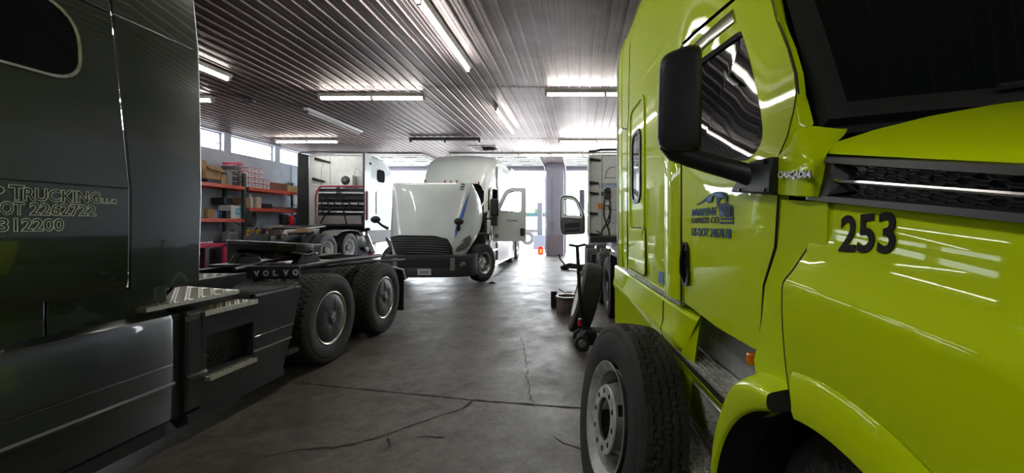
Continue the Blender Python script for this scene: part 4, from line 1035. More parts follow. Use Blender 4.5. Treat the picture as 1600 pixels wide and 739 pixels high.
m = MB(); m.prism([(-2.875, 3.05, 0.20), (-2.87, 3.05, 0.135), (-2.95, 3.05, 0.10), (-3.05, 3.05, 0.20)], (0, 1.0, 0)); vb(m, 'rubber_skirt', M_black, smooth=0)
# deck plates over the frame
def deck(outline, z, name, th=0.03):
    m = MB(); m.prism([(x, y, z-th) for x, y in outline], (0, 0, th)); o = vb(m, name, M_tread, smooth=0)
    xs1 = [p[0] for p in outline]; ys1 = [p[1] for p in outline]; s = MB()
    import itertools
    def inside(x, y):
        c = False; n = len(outline)
        for i in range(n):
            x1, y1 = outline[i]; x2, y2 = outline[i-1]
            if (y1 > y) != (y2 > y) and x < (x2-x1)*(y-y1)/(y2-y1)+x1: c = not c
        return c
    x = min(xs1)+0.035; i = 0
    while x < max(xs1)-0.02:
        y = min(ys1)+0.035; j = 0
        while y < max(ys1)-0.02:
            if inside(x, y) and inside(x+0.02, y+0.02) and inside(x-0.02, y-0.02): s.obox((x, y, z+0.002), (0.016, 0.05, 0.007), Matrix.Rotation(R(45 if (i+j) % 2 else -45), 3, 'Z'))
            y += 0.055; j += 1
        x += 0.05; i += 1
    vb(s, 'tread_studs', M_stud, o, smooth=0); return o
deck([(-3.52, 2.75), (-2.86, 2.75), (-2.86, 3.50), (-3.52, 3.72)], 1.045, 'deck_plate')
deck([(-4.42, 2.8), (-3.66, 2.8), (-3.66, 4.55), (-4.42, 4.55)], 1.06, 'deck_plate')
m = MB(); m.tube([(-3.25+0.08*math.cos(q*0.9), 2.9+0.055*q, 1.10+0.03*math.sin(q*1.7)) for q in range(7)], 0.014, 6); m.tube([(-3.1+0.06*math.cos(q*1.2+2), 2.95+0.04*q, 1.09+0.03*math.sin(q*1.9)) for q in range(6)], 0.012, 6); vb(m, 'air_hose', M_blackg)
# frame rails, cross members
for xx in (-3.60, -4.46):
    m = MB(); m.box(xx-0.012, xx+0.012, 1.5, 7.2, 0.74, 1.07); m.box(xx-(0.08 if xx > VC else 0), xx+(0 if xx > VC else 0.08), 1.5, 7.2, 1.05, 1.07); m.box(xx-(0.08 if xx > VC else 0), xx+(0 if xx > VC else 0.08), 1.5, 7.2, 0.74, 0.76); vb(m, 'frame_rail', M_chassis, smooth=0)
for yy in (4.2, 5.48, 7.0):
    m = MB(); m.box(-4.45, -3.61, yy-0.06, yy+0.06, 0.80, 1.0); vb(m, 'cross_member', M_chassis, bevel=0.008)
m = MB(); m.tube([(-4.50, 2.9, 1.10), (-4.50, 4.3, 1.10), (-4.44, 4.8, 1.12)], 0.022, 8); vb(m, 'air_pipe', M_steel)
m = MB(); m.tube([(-3.52, 4.75, 1.10), (-3.2, 5.3, 1.06), (-3.0, 6.2, 1.05), (-2.95, 7.0, 1.0)], 0.02, 8); m.tube([(-3.65, 4.4, 1.12), (-3.75, 5.0, 1.15), (-3.5, 6.1, 1.16)], 0.018, 8); vb(m, 'brake_hose', M_grease)
m = MB()
m.tube([(-3.35, 4.3, 1.03), (-3.2, 4.7, 1.10), (-3.15, 5.5, 1.12), (-3.15, 6.6, 1.10)], 0.03, 8); vb(m, 'fender_bracket', M_grease)
# fifth wheel: slotted greasy plate on a pedestal
def fw():
    m = MB(); out = []
    for q in range(-60, 241, 15): out.append((0.50*math.cos(R(q))*1.02, -0.08 + 0.50*math.sin(R(-q))*0.95))
    pts = [(0.45, 0.12), (0.50, -0.05), (0.47, -0.32), (0.33, -0.47), (0.0, -0.52), (-0.33, -0.47), (-0.47, -0.32), (-0.50, -0.05), (-0.45, 0.12), (-0.36, 0.42), (-0.22, 0.50), (-0.06, 0.22), (-0.05, 0.0), (0.0, -0.06), (0.05, 0.0), (0.06, 0.22), (0.22, 0.50), (0.36, 0.42)]
    m.prism([(x, y, -0.04) for x, y in pts], (0, 0, 0.055))
    rim = pts[16:] + pts[:11]
    m.loft([[(x, y, 0), (x*0.98, y*0.98, -0.10), (x*0.93, y*0.93, -0.10), (x*0.95, y*0.95, 0)] for x, y in rim])
    m.box(-0.40, 0.40, -0.12, 0.02, -0.20, -0.04); m.box(-0.30, -0.24, -0.4, 0.35, -0.15, -0.04); m.box(0.24, 0.30, -0.4, 0.35, -0.15, -0.04)
    return m
fwm = fw().xf(Matrix.Translation((-3.98, 5.50, 1.345)) @ Matrix.Scale(0.93, 4) @ Matrix.Rotation(R(-4), 4, 'X') @ Matrix.Rotation(R(3), 4, 'Y'))
f5 = vb(fwm, 'fifth_wheel', M_grease, bevel=0.006)
for sx in (-1, 1):
    m = MB(); x = -4.0+sx*0.40
    m.prism([(x-0.05, 5.22, 1.06), (x-0.05, 5.75, 1.06), (x-0.05, 5.56, 1.27), (x-0.05, 5.42, 1.27)], (0.10, 0, 0)); vb(m, 'pivot_bracket', M_grease, f5, bevel=0.01)
    m = MB(); m.cyl((x-0.09, 5.49, 1.22), (x+0.09, 5.49, 1.22), 0.04, 12); vb(m, 'pivot_pin', M_grease, f5)
m = MB(); m.tube([(-3.6, 5.2, 1.25), (-3.35, 5.15, 1.22), (-3.25, 5.16, 1.24)], 0.014, 6); vb(m, 'release_handle', M_steel, f5)
m = MB(); m.box(-4.55, -3.5, 5.1, 5.9, 1.07, 1.10); vb(m, 'slide_plate', M_grease, smooth=0)
m = MB(); m.cyl((-4.35, 4.6, 1.0), (-4.30, 4.62, 1.30), 0.07, 12); m.cyl((-4.30, 4.62, 1.30), (-4.29, 4.62, 1.36), 0.05, 12, 0.03); vb(m, 'air_valve', M_grease)
# axles, air springs and wheels
for i, yy in enumerate((4.82, 6.14)):
    for xx, fc, stl in ((-2.995, 1, 'volvo_cover'), (-3.325, 1, 'steel_blank'), (mirX(-2.995), -1, 'volvo_cover'), (mirX(-3.325), -1, 'steel_blank')):
        wheel_part(volvo, 'drive_wheel', (xx-VC, yy-3.0, 0.515), fc, stl, 'drive', 0.515, tread_n=230, spin=0.4*i+0.3)
    m = MB(); m.cyl((-4.95, yy, 0.515), (-3.1, yy, 0.515), 0.085, 14); m.lathe([(-0.22,0.1),(-0.15,0.21),(0.15,0.21),(0.22,0.1)], (VC, yy, 0.515)); vb(m, 'axle', M_chassis)
    for xx in (-3.72, -4.34):
        m = MB(); m.cyl((xx, yy+0.3, 0.5), (xx, yy+0.3, 0.85), 0.13, 16); vb(m, 'air_spring', M_rubber)
# front quarter fender with its lettered panel and ribbed flap
m = MB(); m.box(-3.41, -2.868, 4.255, 4.285, 1.035, 1.172); qf = vb(m, 'lettered_panel', M_black, bevel=0.006)
for ch, px in zip('VOLVO', (396.5, 411, 426.5, 442.5, 457.5)):
    p = onY(px, 431.5 - (px-396)*0.03, 4.252); tv = text_mb(ch, 0.078, (p, (1, 0, 0), (0, 0, 1)), 0.002, ext=0.003, width=0.050 if ch == 'L' else 0.056); vb(tv, 'maker_lettering', mat('bright_letter', (0.80, 0.80, 0.78), 0.4, 0.2), qf, smooth=0)
m = MB(); rows_ = []
nR = 60
for i in range(nR+1):
    x = -3.46 + 0.585*i/nR; dz = 0.006 if i % 2 else 0
    rows_.append([(x, 4.275, 1.0+dz), (x, 4.20, 0.985+dz), (x, 4.12-dz, 0.94+dz), (x, 4.06-dz, 0.86), (x, 4.04-dz, 0.72), (x, 4.05-dz, 0.4)])
m.grid(rows_); vb(m, 'ribbed_flap', M_black, smooth=30)
m = MB(); m.box(-3.46, -2.878, 4.03, 4.27, 0.3, 0.34); vb(m, 'flap_bracket', M_chassis, smooth=0)
m = MB()
# rear mud flap on a bright hanger
m = MB(); m.tube([(-3.55, 6.72, 0.92), (-3.0, 6.72, 0.90), (-2.86, 6.74, 0.86), (-2.83, 6.76, 0.70)], 0.02, 8); hg = vb(m, 'flap_hanger', M_steel)
m = MB(); m.box(-3.42, -2.85, 6.75, 6.765, 0.20, 0.86); vb(m, 'mud_flap', M_black, bevel=0.004)
m = MB(); m.box(-4.46, -3.6, 7.15, 7.2, 0.74, 1.07); vb(m, 'rear_cross_member', M_chassis, smooth=0)
for xx in (-3.75, -4.3):
    m = MB(); m.box(xx-0.06, xx+0.06, 7.2, 7.23, 0.85, 0.97); vb(m, 'tail_lamp', M_red, bevel=0.006)
# ================================================================ LOOSE THINGS ON THE FLOOR
# spare wheel leaning on the green truck, face towards the aisle
def leaning_wheel(name, base, lean, yaw, label, cat, style, Rr, w, tyre, tmat, n=200, group=None):
    """base = contact point on the floor; lean tips the top towards +X; yaw turns about z"""
    e = empty(name, base, 0, label, cat, group)
    h = Rr*math.cos(lean) + w/2*math.sin(lean)*0.8
    rot = Matrix.Rotation(yaw, 3, 'Z') @ Matrix.Rotation(lean, 3, 'Y') @ Matrix.Rotation(PI, 3, 'Z')
    t = tyre_mb(Rr, w, tyre, n, 0.85 if tyre == 'plain' else 0.0).build('tyre', tmat, e, smooth=30); t.location = (0, 0, h); t.rotation_euler = rot.to_euler()
    return e, t
sw_, tt_ = leaning_wheel('spare_wheel', (0.252, 2.29, 0), R(8.5), R(14), 'worn loose truck wheel leaning on the green truck steps in the foreground', 'wheel', '', 0.515, 0.25, 'rib', M_rubber_worn, 240)
rim_mb().build('rim', mat('dirty_white_rim', (0.55, 0.55, 0.54), 0.5, 0.2, var=0.35, vscale=9), tt_)
def spare_disc():
    m = MB(); prof = [(0.10,0.108),(0.112,0.108),(0.120,0.114),(0.120,0.172),(0.110,0.180),(0.055,0.200),(-0.03,0.226),(-0.085,0.243),(-0.10,0.252)]
    n = 120; vs = []; fs = []
    for q in range(n):
        t = 2*PI*q/n
        for h, r in prof: vs.append((h, r*math.cos(t), r*math.sin(t)))
    L = len(prof)
    for q in range(n):
        q2 = (q+1) % n; t = (q+0.5)/n; ph = (t*5) % 1
        for i in range(L-1):
            if 4 <= i <= 5 and 0.36 < ph < 0.64: continue         # hand holes
            fs.append((q*L+i, q2*L+i, q2*L+i+1, q*L+i+1))
    return m.add(vs, fs)
spare_disc().build('wheel_disc', mat('grimy_grey_disc', (0.16, 0.165, 0.165), 0.42, 0.35, col2=(0.05, 0.05, 0.05), vscale=5), tt_, solid=0.008)
def flange():
    m = MB(); m.lathe([(0.116,0.108),(0.127,0.110),(0.127,0.170),(0.118,0.174)], n=64)
    return m
m = flange(); m.cm = 1
for q in range(10):
    a = 2*PI*q/10; m.cyl((0.1265, 0.1425*math.cos(a), 0.1425*math.sin(a)), (0.1285, 0.1425*math.cos(a), 0.1425*math.sin(a)), 0.014, 10)
m.build('hub_flange', [mat('worn_white_flange', (0.62, 0.63, 0.62), 0.45, 0.3, var=0.25, vscale=14), M_blackm], tt_)
# second loose wheel leaning on the drive wheels further back
w2, t2_ = leaning_wheel('spare_wheel', (0.09, 6.05, 0), R(15), R(3), 'loose wheel leaning further back between the floor jack handle and the green truck', 'wheel', '', 0.515, 0.27, 'plain', M_rubber_worn, 120)
rim_mb().build('rim', M_offwhite, t2_)
disc_mb(0.03).build('wheel_disc', M_graypl, t2_)
# long-handled air jack
jk = empty('floor_jack', (0.025, 5.42, 0), R(4), 'black long-handled floor jack beside the green truck tail', 'floor jack')
for i, (yy, n_) in enumerate(((-0.17, 0), (0.17, 1))):
    m = MB(); m.lathe([(-0.03,0.05),(-0.03,0.088),(-0.02,0.098),(0.02,0.098),(0.03,0.088),(0.03,0.05)], (0.0, yy, 0.098), (0,1,0), 28); wl_ = m.build('wheel', M_rubber, jk)
    m = MB(); m.lathe([(-0.034,0.0),(-0.034,0.045),(-0.024,0.055),(-0.024,0.062)], (0.0, yy, 0.098), (0,1,0), 24); m.lathe([(0.034,0.0),(0.034,0.045),(0.024,0.062)], (0.0, yy, 0.098), (0,1,0), 24); m.build('hub', M_steel, wl_)
m = MB(); m.cyl((0,-0.17,0.098),(0,0.17,0.098),0.02,10); m.build('axle', M_steel, jk)
m = MB(); m.prism([(0.02,-0.12,0.05),(0.60,-0.12,0.03),(0.72,-0.12,0.06),(0.70,-0.12,0.13),(0.30,-0.12,0.22),(0.05,-0.12,0.24),(-0.03,-0.12,0.16)], (0,0.24,0)); m.build('jack_body', M_black, jk, bevel=0.015)
m = MB(); m.cyl((0.52,0,0.13),(0.52,0,0.22),0.09,20); m.cyl((0.52,0,0.22),(0.52,0,0.28),0.065,20); m.cyl((0.52,0,0.28),(0.52,0,0.32),0.05,20,0.06); m.build('lift_ram', M_black, jk, bevel=0.006)
m = MB(); m.prism([(0.20,-0.123,0.145),(0.33,-0.123,0.135),(0.32,-0.123,0.195),(0.19,-0.123,0.215)], (0,0.003,0)); m.build('type_plate', M_offwhite, jk, smooth=0)
for xx in (0.28, 0.42):
    m = MB(); m.cyl((xx,-0.128,0.075),(xx,-0.12,0.075),0.012,8); m.build('bolt', M_steel, jk)
m = MB(); m.tube([(0.05,0,0.2),(-0.005,0,0.42),(-0.05,0,1.30)], 0.024, 10); hn = m.build('handle', M_black, jk)
m = MB(); m.tube([(-0.16,0,1.33),(-0.05,0,1.31),(0.06,0,1.335)], 0.018, 8); m.build('handle_grip', M_rubber, hn)
m = MB(); m.cyl((-0.02,-0.06,0.29),(-0.02,-0.06,0.37),0.026,14); m.build('control_knob', M_red, hn)
m = MB(); m.cyl((-0.02,-0.06,0.37),(-0.02,-0.06,0.385),0.024,14); m.build('knob_cap', M_offwhite, hn)
# brake drum and small stand on the floor
bd = empty('brake_drum', (-0.20, 7.55, 0), 0, 'rusty grey brake drum standing on the floor left of the leaning wheel', 'brake drum')
m = MB(); m.lathe([(0.0,0.19),(0.0,0.215),(0.24,0.205),(0.25,0.20),(0.26,0.225),(0.30,0.225),(0.30,0.185),(0.26,0.165),(0.02,0.165),(0.0,0.19)], (0,0,0), (0,0,1), 40); m.build('drum_shell', mat('rusty_iron', (0.10,0.075,0.065), 0.65, 0.3, var=0.3, vscale=10), bd)
m = MB(); m.lathe([(0.300,0.186),(0.304,0.19),(0.304,0.222),(0.300,0.226)], (0,0,0), (0,0,1), 40); m.build('machined_rim', M_alu, bd)
st = empty('caster_frame', (-0.49, 8.05, 0), R(10), 'small black caster frame on the floor left of the brake drum', 'caster')
m = MB(); m.box(-0.06,0.06,-0.03,0.03,0.0,0.30); m.build('upright', M_black, st, bevel=0.008)
m = MB(); m.cyl((0.05,0,0.15),(0.30,0.1,0.15),0.02,10); m.build('axle', M_steel, st)
m = MB(); m.box(0.22,0.36,0.06,0.14,0.0,0.26); m.build('upright', M_black, st, bevel=0.008)
cr = empty('scrap_of_wood', (-0.16, 8.6, 0), R(25), 'small brown wooden block on the floor behind the brake drum', 'wood block')
m = MB(); m.box(-0.12,0.12,-0.08,0.08,0,0.18); m.build('block', M_card, cr, bevel=0.006)
m = MB(); m.obox((-0.2,0,0.22),(0.20,0.03,0.02),Matrix.Rotation(R(35),3,'Y')); m.build('loose_slat', M_card, cr)
cj = empty('small_jack', (-0.2, 14.6, 0), R(-30), 'low dark jack on the floor below the open door of the far right truck', 'floor jack')
m = MB(); m.prism([(-0.45,-0.14,0.04),(0.45,-0.14,0.04),(0.40,-0.14,0.20),(-0.10,-0.14,0.24),(-0.42,-0.14,0.14)], (0,0.28,0)); m.build('jack_body', M_chassis, cj, bevel=0.02)
m = MB(); m.tube([(-0.35,0,0.15),(-0.55,0,0.34),(-0.60,0,0.52)], 0.03, 8); m.build('handle', M_chassis, cj)
m = MB()
for xx in (-0.35, 0.35): m.cyl((xx,-0.2,0.07),(xx,0.2,0.07),0.07,16)
m.build('wheel_axle', M_rubber, cj)
rg = MB(); rng = random.Random(4)
top = []; N_ = 12
rag_pts = [[(0.10*r*math.cos(2*PI*q/N_)*(1.1+0.3*math.sin(3*q)), 0.06*r*math.sin(2*PI*q/N_)*(1.1+0.3*math.cos(2*q)), (0.05*(1-r*r) + 0.012*rng.random()) if r < 1 else 0.0) for q in range(N_)] for r in (0.05, 0.4, 0.75, 1.0)]
rg.loft(rag_pts, caps=False); rgo = rg.build('crumpled_rag', mat('dark_rag', (0.03, 0.028, 0.03), 0.9), None, sub=1); rgo.location = (-2.35, 11.2, 0.0)
tag(rgo, 'small crumpled dark rag lying on the floor near the open-hood truck wheel', 'rag')
# ================================================================ WHITE TRUCK WITH THE OPEN HOOD (middle), facing the viewer
TC, TS = -3.93, -2.70                        # centre line, side plane
w3 = empty('semi_truck', (TC, 14.0, 0), 0, 'white semi truck facing us with its hood tipped open and side door open', 'truck')
def wb3(mb, name, m, parent=None, **k): return mb.build(name, m, parent or w3, world=True, **k)
mx3 = lambda x: 2*TC - x
# cab and roof: rings across, from the windscreen back to the sleeper end
def cabring(y, zt, hw, zb=1.05, rr=0.42):
    a = [(TC+hw, y, zb), (TC+hw, y, 1.6), (TC+hw-0.01, y, 2.3), (TC+hw-0.03, y, zt-rr*1.1)]
    for q in (20, 40, 60, 80): a.append((TC+hw-0.03-rr*(1-math.cos(R(q))), y, zt-rr*1.1+rr*1.05*math.sin(R(q))))
    a.append((TC, y, zt)); return a + [(mx3(x), yy, z) for x, yy, z in reversed(a[:-1])]
m = MB()
m.grid([cabring(14.62, 3.93, 1.23), cabring(15.2, 4.0, 1.23), cabring(16.4, 4.0, 1.23), cabring(16.45, 3.9, 1.15)])
wb3(m, 'sleeper_body', M_white, smooth=50)
m = MB(); m.loft([cabring(16.40, 3.95, 1.2), cabring(16.44, 3.95, 1.2)], caps=True); wb3(m, 'sleeper_back_wall', M_white, smooth=0)
# roof fairing sweeping down to the windscreen header
m = MB(); rows = []
for (y, zt, hw, zb) in ((12.98, 2.86, 0.93, 2.62), (13.05, 2.99, 0.99, 2.66), (13.2, 3.22, 1.04, 2.70), (13.45, 3.50, 1.09, 2.74), (13.8, 3.76, 1.14, 2.76), (14.2, 3.90, 1.19, 2.78), (14.64, 3.94, 1.225, 2.80)):
    rr = min(0.38, (zt-zb)*0.75); a = [(TC+hw, y+0.10, zb), (TC+hw-0.01, y+0.06, zb+(zt-zb-rr)*0.5), (TC+hw-0.03, y+0.03, zt-rr)]
    for q in (22, 45, 68, 84): a.append((TC+hw-0.03-rr*(1-math.cos(R(q))), y+0.02*(90-q)/90, zt-rr+rr*math.sin(R(q))))
    a.append((TC+hw*0.45, y-0.03, zt+0.012)); a.append((TC, y-0.05, zt+0.02)); rows.append(a + [(mx3(x), yy, z) for x, yy, z in reversed(a[:-1])])
m.grid(rows); wb3(m, 'roof_fairing', M_white, smooth=60)
m = MB(); m.tube([(TC-0.6, 13.24, 3.28), (TC+0.2, 13.23, 3.30), (TC+0.62, 13.30, 3.32), (TC+0.80, 13.55, 3.50), (TC+0.86, 13.9, 3.72)], 0.012, 6); wb3(m, 'panel_gap', M_offwhite)
# raised side fairing pieces at the roof corner
for s in (1, -1):
    m = MB(); X = lambda x: TC + s*x
    m.loft([[(X(1.19), 14.0, z), (X(1.235), 14.25, z), (X(1.245), 14.65, z), (X(1.20), 14.66, z)] for z in (2.5, 3.0, 3.35, 3.6)] ); wb3(m, 'corner_fairing', M_white, smooth=50)
    m = MB(); m.loft([[(X(1.235), 16.38, z), (X(1.25), 16.38, z), (X(1.27), 16.95, z), (X(1.255), 16.95, z)] for z in (1.2, 2.5, 3.2, 3.8)]); wb3(m, 'side_extender', M_white, smooth=50)
# lower cab, windscreen, pillars
m = MB(); m.loft([[(TC-1.10, y, z), (TC+1.10, y, z)] for y, z in ((12.62, 1.25), (12.62, 1.9))], closed=False, caps=False); wb3(m, 'firewall', M_chassis)
wsb = lambda s: Vector((TC - 1.02 + 2.04*s, 12.50 + 0.22*abs(2*s-1)**2.2, 1.95)); wst = lambda s: Vector((TC - 0.93 + 1.86*s, 13.02 + 0.12*abs(2*s-1)**2.2, 2.80))
m = MB(); m.grid([[wsb(i/16).lerp(wst(i/16), t) for i in range(17)] for t in (0, 0.33, 0.66, 1)]); wb3(m, 'windscreen', M_glass, smooth=60)
m = MB(); m.grid([[wsb(i/16) + Vector((0,0.02,0)) for i in range(17)], [wsb(i/16) + Vector((0,-0.08,-0.10)) for i in range(17)], [wsb(i/16) + Vector((0,-0.02,-0.5)) for i in range(17)]]); wb3(m, 'cowl', M_chassis)
for s in (1, -1):
    X = lambda x: TC + s*x
    m = MB(); m.loft([[(X(1.015), 12.71, 1.95), (X(1.11), 12.80, 1.95), (X(1.10), 12.86, 1.95), (X(1.0), 12.76, 1.95)], [(X(0.925), 13.14, 2.80), (X(1.05), 13.20, 2.80), (X(1.04), 13.26, 2.80), (X(0.92), 13.18, 2.80)]]); wb3(m, 'windscreen_pillar', M_white, smooth=50)
    # door opening frame and lower cab side
    m = MB(); m.box(X(1.19), X(1.23), 12.84, 12.95, 1.10, 2.0) if s > 0 else m.box(X(1.23), X(1.19), 12.84, 12.95, 1.10, 2.0); wb3(m, 'door_post', M_white, bevel=0.01)
    m = MB(); x0, x1 = sorted((X(1.19), X(1.23))); m.box(x0, x1, 13.92, 14.66, 1.05, 2.85); wb3(m, 'cab_side', M_white, bevel=0.01)
    m = MB(); m.tube([(X(1.21), 12.86, 1.95), (X(1.16), 13.02, 2.35), (X(1.12), 13.28, 2.74), (X(1.16), 13.92, 2.78)], 0.045, 8); wb3(m, 'door_frame', M_white)
m = MB(); m.box(TC-1.15, TC+1.15, 12.9, 14.6, 1.05, 1.25); m.box(TC-1.12, TC+1.12, 14.58, 14.62, 1.2, 3.0); wb3(m, 'cab_floor', M_chassis, smooth=0)
m = MB(); m.box(TC+0.45, TC+0.95, 13.6, 14.1, 1.25, 1.75); m.prism([(TC+0.45, 14.0, 1.75), (TC+0.95, 14.0, 1.75), (TC+0.92, 14.2, 2.5), (TC+0.48, 14.2, 2.5)], (0, 0.12, 0)); wb3(m, 'driver_seat', M_chassis, bevel=0.03)
m = MB(); m.obox((TC+1.08, 12.90, 2.24), (0.015, 0.10, 0.16)); wb3(m, 'sticker', mat('yellow_green_sticker', (0.50, 0.62, 0.10), 0.6), smooth=0)
m = MB(); m.tube([(TC+1.13, 12.75, 1.78), (TC+1.16, 12.78, 1.95), (TC+1.10, 12.72, 2.02)], 0.05, 8); wb3(m, 'cowl_bracket', M_offwhite)
# roof marker lamps
for px, py in ((665, 283), (696, 285), (705.5, 285), (715, 284.5), (749, 287)):
    p = onY(px, py, 13.02); mk_ = MB(); mk_.obox(p + Vector((0, -0.06, 0)), (0.035, 0.08, 0.10)); wb3(mk_, 'marker_lamp', mat('dark_amber_lens', (0.30, 0.035, 0.015), 0.25), bevel=0.008)
# tipped hood: U-shaped sections from the grille upwards
hood3 = MB(); HS = [  # z, y of centre front, half width of the flat front, half width outside, depth of the side
 (0.70, 10.72, 0.62, 0.86, 0.10), (0.82, 10.66, 0.66, 0.94, 0.22), (1.00, 10.66, 0.70, 1.02, 0.38), (1.15, 10.68, 0.74, 1.08, 0.50), (1.30, 10.72, 0.78, 1.13, 0.62), (1.50, 10.78, 0.82, 1.18, 0.78), (1.75, 10.84, 0.86, 1.20, 0.86),
 (2.00, 10.90, 0.90, 1.20, 0.84), (2.25, 10.95, 0.95, 1.18, 0.70), (2.45, 10.99, 0.99, 1.14, 0.48), (2.62, 11.02, 1.02, 1.10, 0.25), (2.70, 11.06, 1.02, 1.07, 0.14)]
def hrow3(z, y, wf, wo, dp):
    a = [(TC, y-0.03, z), (TC+wf*0.35, y-0.025, z), (TC+wf*0.7, y-0.005, z), (TC+wf*0.92, y+0.02, z), (TC+wf, y+0.045, z-0.005), (TC+wf+(wo-wf)*0.35, y+0.05+dp*0.10, z-0.02), (TC+wf+(wo-wf)*0.75, y+0.05+dp*0.32, z-0.03), (TC+wo, y+0.05+dp*0.65, z-0.04), (TC+wo-0.01, y+0.05+dp, z-0.05)]
    return [(mx3(x), yy, zz) for x, yy, zz in reversed(a[1:])] + a
hood3.grid([hrow3(*r) for r in HS]); h3 = wb3(hood3, 'hood', M_white, smooth=60, solid=0.03, soff=-1)
def hsurf(px, py, dy=0.0):
    """point of the hood front under a pixel (front face only)"""
    y = 10.8
    for _ in range(8):
        p = onY(px, py, y); z = p.z
        for (a, b) in zip(HS, HS[1:]):
            if a[0] <= z <= b[0]:
                f = (z-a[0])/(b[0]-a[0]); r = [a[i]+(b[i]-a[i])*f for i in range(5)]; row = hrow3(*r)
                for u, v in zip(row, row[1:]):
                    if u[0] <= p.x <= v[0]: y = u[1] + (v[1]-u[1])*(p.x-u[0])/(v[0]-u[0]+1e-9)
    p = onY(px, py, y); p.y += dy; return p
# grille: dark slatted trapezoid on the lower hood
go = [(612, 371), (625, 368.5), (680, 369.5), (699, 374), (705, 385), (708, 400), (690, 402), (640, 401), (620, 396)]
m = MB()
gtop = [(612, 371), (625, 369), (652, 368.5), (680, 369.5), (699, 374)]; gbot = [(620, 397), (636, 401), (662, 402), (688, 402), (708, 401)]
lerp2 = lambda L, t: (L[int(min(3.999, t*4))][0] + (L[int(min(3.999, t*4))+1][0]-L[int(min(3.999, t*4))][0])*(t*4-int(min(3.999, t*4))), L[int(min(3.999, t*4))][1] + (L[int(min(3.999, t*4))+1][1]-L[int(min(3.999, t*4))][1])*(t*4-int(min(3.999, t*4))))
m.grid([[hsurf(lerp2(gtop, u/16)[0]*(1-v/8)+lerp2(gbot, u/16)[0]*v/8, lerp2(gtop, u/16)[1]*(1-v/8)+lerp2(gbot, u/16)[1]*v/8, -0.012) for u in range(17)] for v in range(9)]); gr3 = wb3(m, 'grille', M_black, smooth=0)
for i in range(7):
    t = (i+0.5)/7; ya = 371+t*26; yb_ = 372.5+t*27; xa = 613.5+t*6.5+max(0,t-0.8)*8; xb = 699.5+t*7
    m = MB(); m.tube([hsurf(xa+(xb-xa)*q/8, ya+(yb_-ya)*q/8 - 1.2*math.sin(PI*q/8), -0.035) for q in range(9)], 0.012, 6); wb3(m, 'grille_bar', mat('dull_grille_bar', (0.10, 0.10, 0.11), 0.35, 0.4), gr3)
m = MB(); m.tube([hsurf(x, y, -0.03) for x, y in go] + [hsurf(*go[0], -0.03)], 0.022, 6); wb3(m, 'grille_frame', M_chassis, gr3)
# headlights
def lamp3(pts, flip=False):
    m = MB(); f = [hsurf(x, y, -0.012) for x, y in pts]; m.prism(f, (0, 0.05, 0)); o = wb3(m, 'headlight', M_lens, smooth=30, bevel=0.01)
    c = sum(f, Vector())/len(f); m = MB(); m.lathe([(-0.02,0.0),(-0.02,0.05),(0.0,0.055)], c + Vector((0.0, -0.01, -0.02)), (0, 1, 0), 20); wb3(m, 'reflector', M_graypl, o)
lamp3([(712, 394), (713, 388), (720, 377), (729, 370), (735, 367), (737, 374), (733, 384), (722, 392)])
lamp3([(602, 372), (604, 370), (609, 376), (616, 386), (620, 391), (613, 391), (606, 383)])
# crease lines, blue stripe, hood mirrors
for pts in ([(607, 291), (613, 300), (620, 312), (626, 320)], [(648, 341), (652, 351), (655, 357)], [(660, 334), (675, 332.5), (700, 332)]):
    pass
m = MB(); m.prism([hsurf(x, y, -0.008) for x, y in ((731, 306), (734, 300), (729, 320), (724, 338), (716, 362), (711, 373), (711, 360), (718, 338))], (0, 0.004, 0)); wb3(m, 'blue_stripe', M_bluestripe, h3, smooth=0)
p0 = hsurf(724, 297, -0.02); tq = text_mb('153', 0.13, (p0, (0.25, 0, 0.9), (-0.9, 0, 0.25)), 0.002, ext=0.004); wb3(tq, 'fleet_number', M_letter, h3, smooth=0)
for (hx0, hy0, sx, sy) in ((717, 346, 716, 358), (586.5, 343, 606, 357)):
    c = onY(hx0, hy0, 10.62); r_ = MB(); rings = []
    for k, (s, d) in enumerate(((0.5, -0.06), (0.85, -0.045), (1.0, 0.0), (0.95, 0.035), (0.7, 0.05))): rings.append([c + Vector((0.125*s*math.cos(2*PI*q/16), d, 0.095*s*math.sin(2*PI*q/16))) for q in range(16)])
    r_.loft(rings); hm = wb3(r_, 'hood_mirror', M_black, smooth=60)
    e = hsurf(sx, sy, 0.0) if sx > 650 else onY(sx, sy, 10.9); r_ = MB(); r_.tube([c, (c+e)/2 + Vector((0, 0.0, -0.03)), e], [0.04, 0.045, 0.06] if sx > 650 else [0.03, 0.03, 0.04], 8); wb3(r_, 'mirror_stalk', M_black, hm)
# bumper with plate and fog lamps
def bring(z, o): return [(TC+x*1.0, y-o, z) for x, y in ((-1.215, 11.10), (-1.19, 10.96), (-1.08, 10.74), (-0.80, 10.56), (-0.4, 10.50), (0, 10.485), (0.4, 10.50), (0.80, 10.56), (1.08, 10.74), (1.19, 10.96), (1.215, 11.10))]
m = MB(); m.grid([bring(0.24, -0.08), bring(0.27, 0.0), bring(0.45, 0.02), bring(0.50, 0.0), bring(0.62, 0.0), bring(0.78, 0.0), bring(0.82, -0.06)]); bm3 = wb3(m, 'bumper', mat('dark_grey_bumper', (0.028, 0.031, 0.037), 0.45), smooth=40, solid=0.03)
m = MB(); m.box(TC-0.65, TC+0.65, 10.465, 10.52, 0.52, 0.70); wb3(m, 'bumper_intake', M_blackm, bm3, smooth=0)
m = MB(); m.box(TC-0.78, TC-0.66, 10.50, 10.56, 0.42, 0.74); m.box(TC+0.66, TC+0.78, 10.50, 10.56, 0.42, 0.74); wb3(m, 'tow_cover', M_graypl, bm3, bevel=0.01)
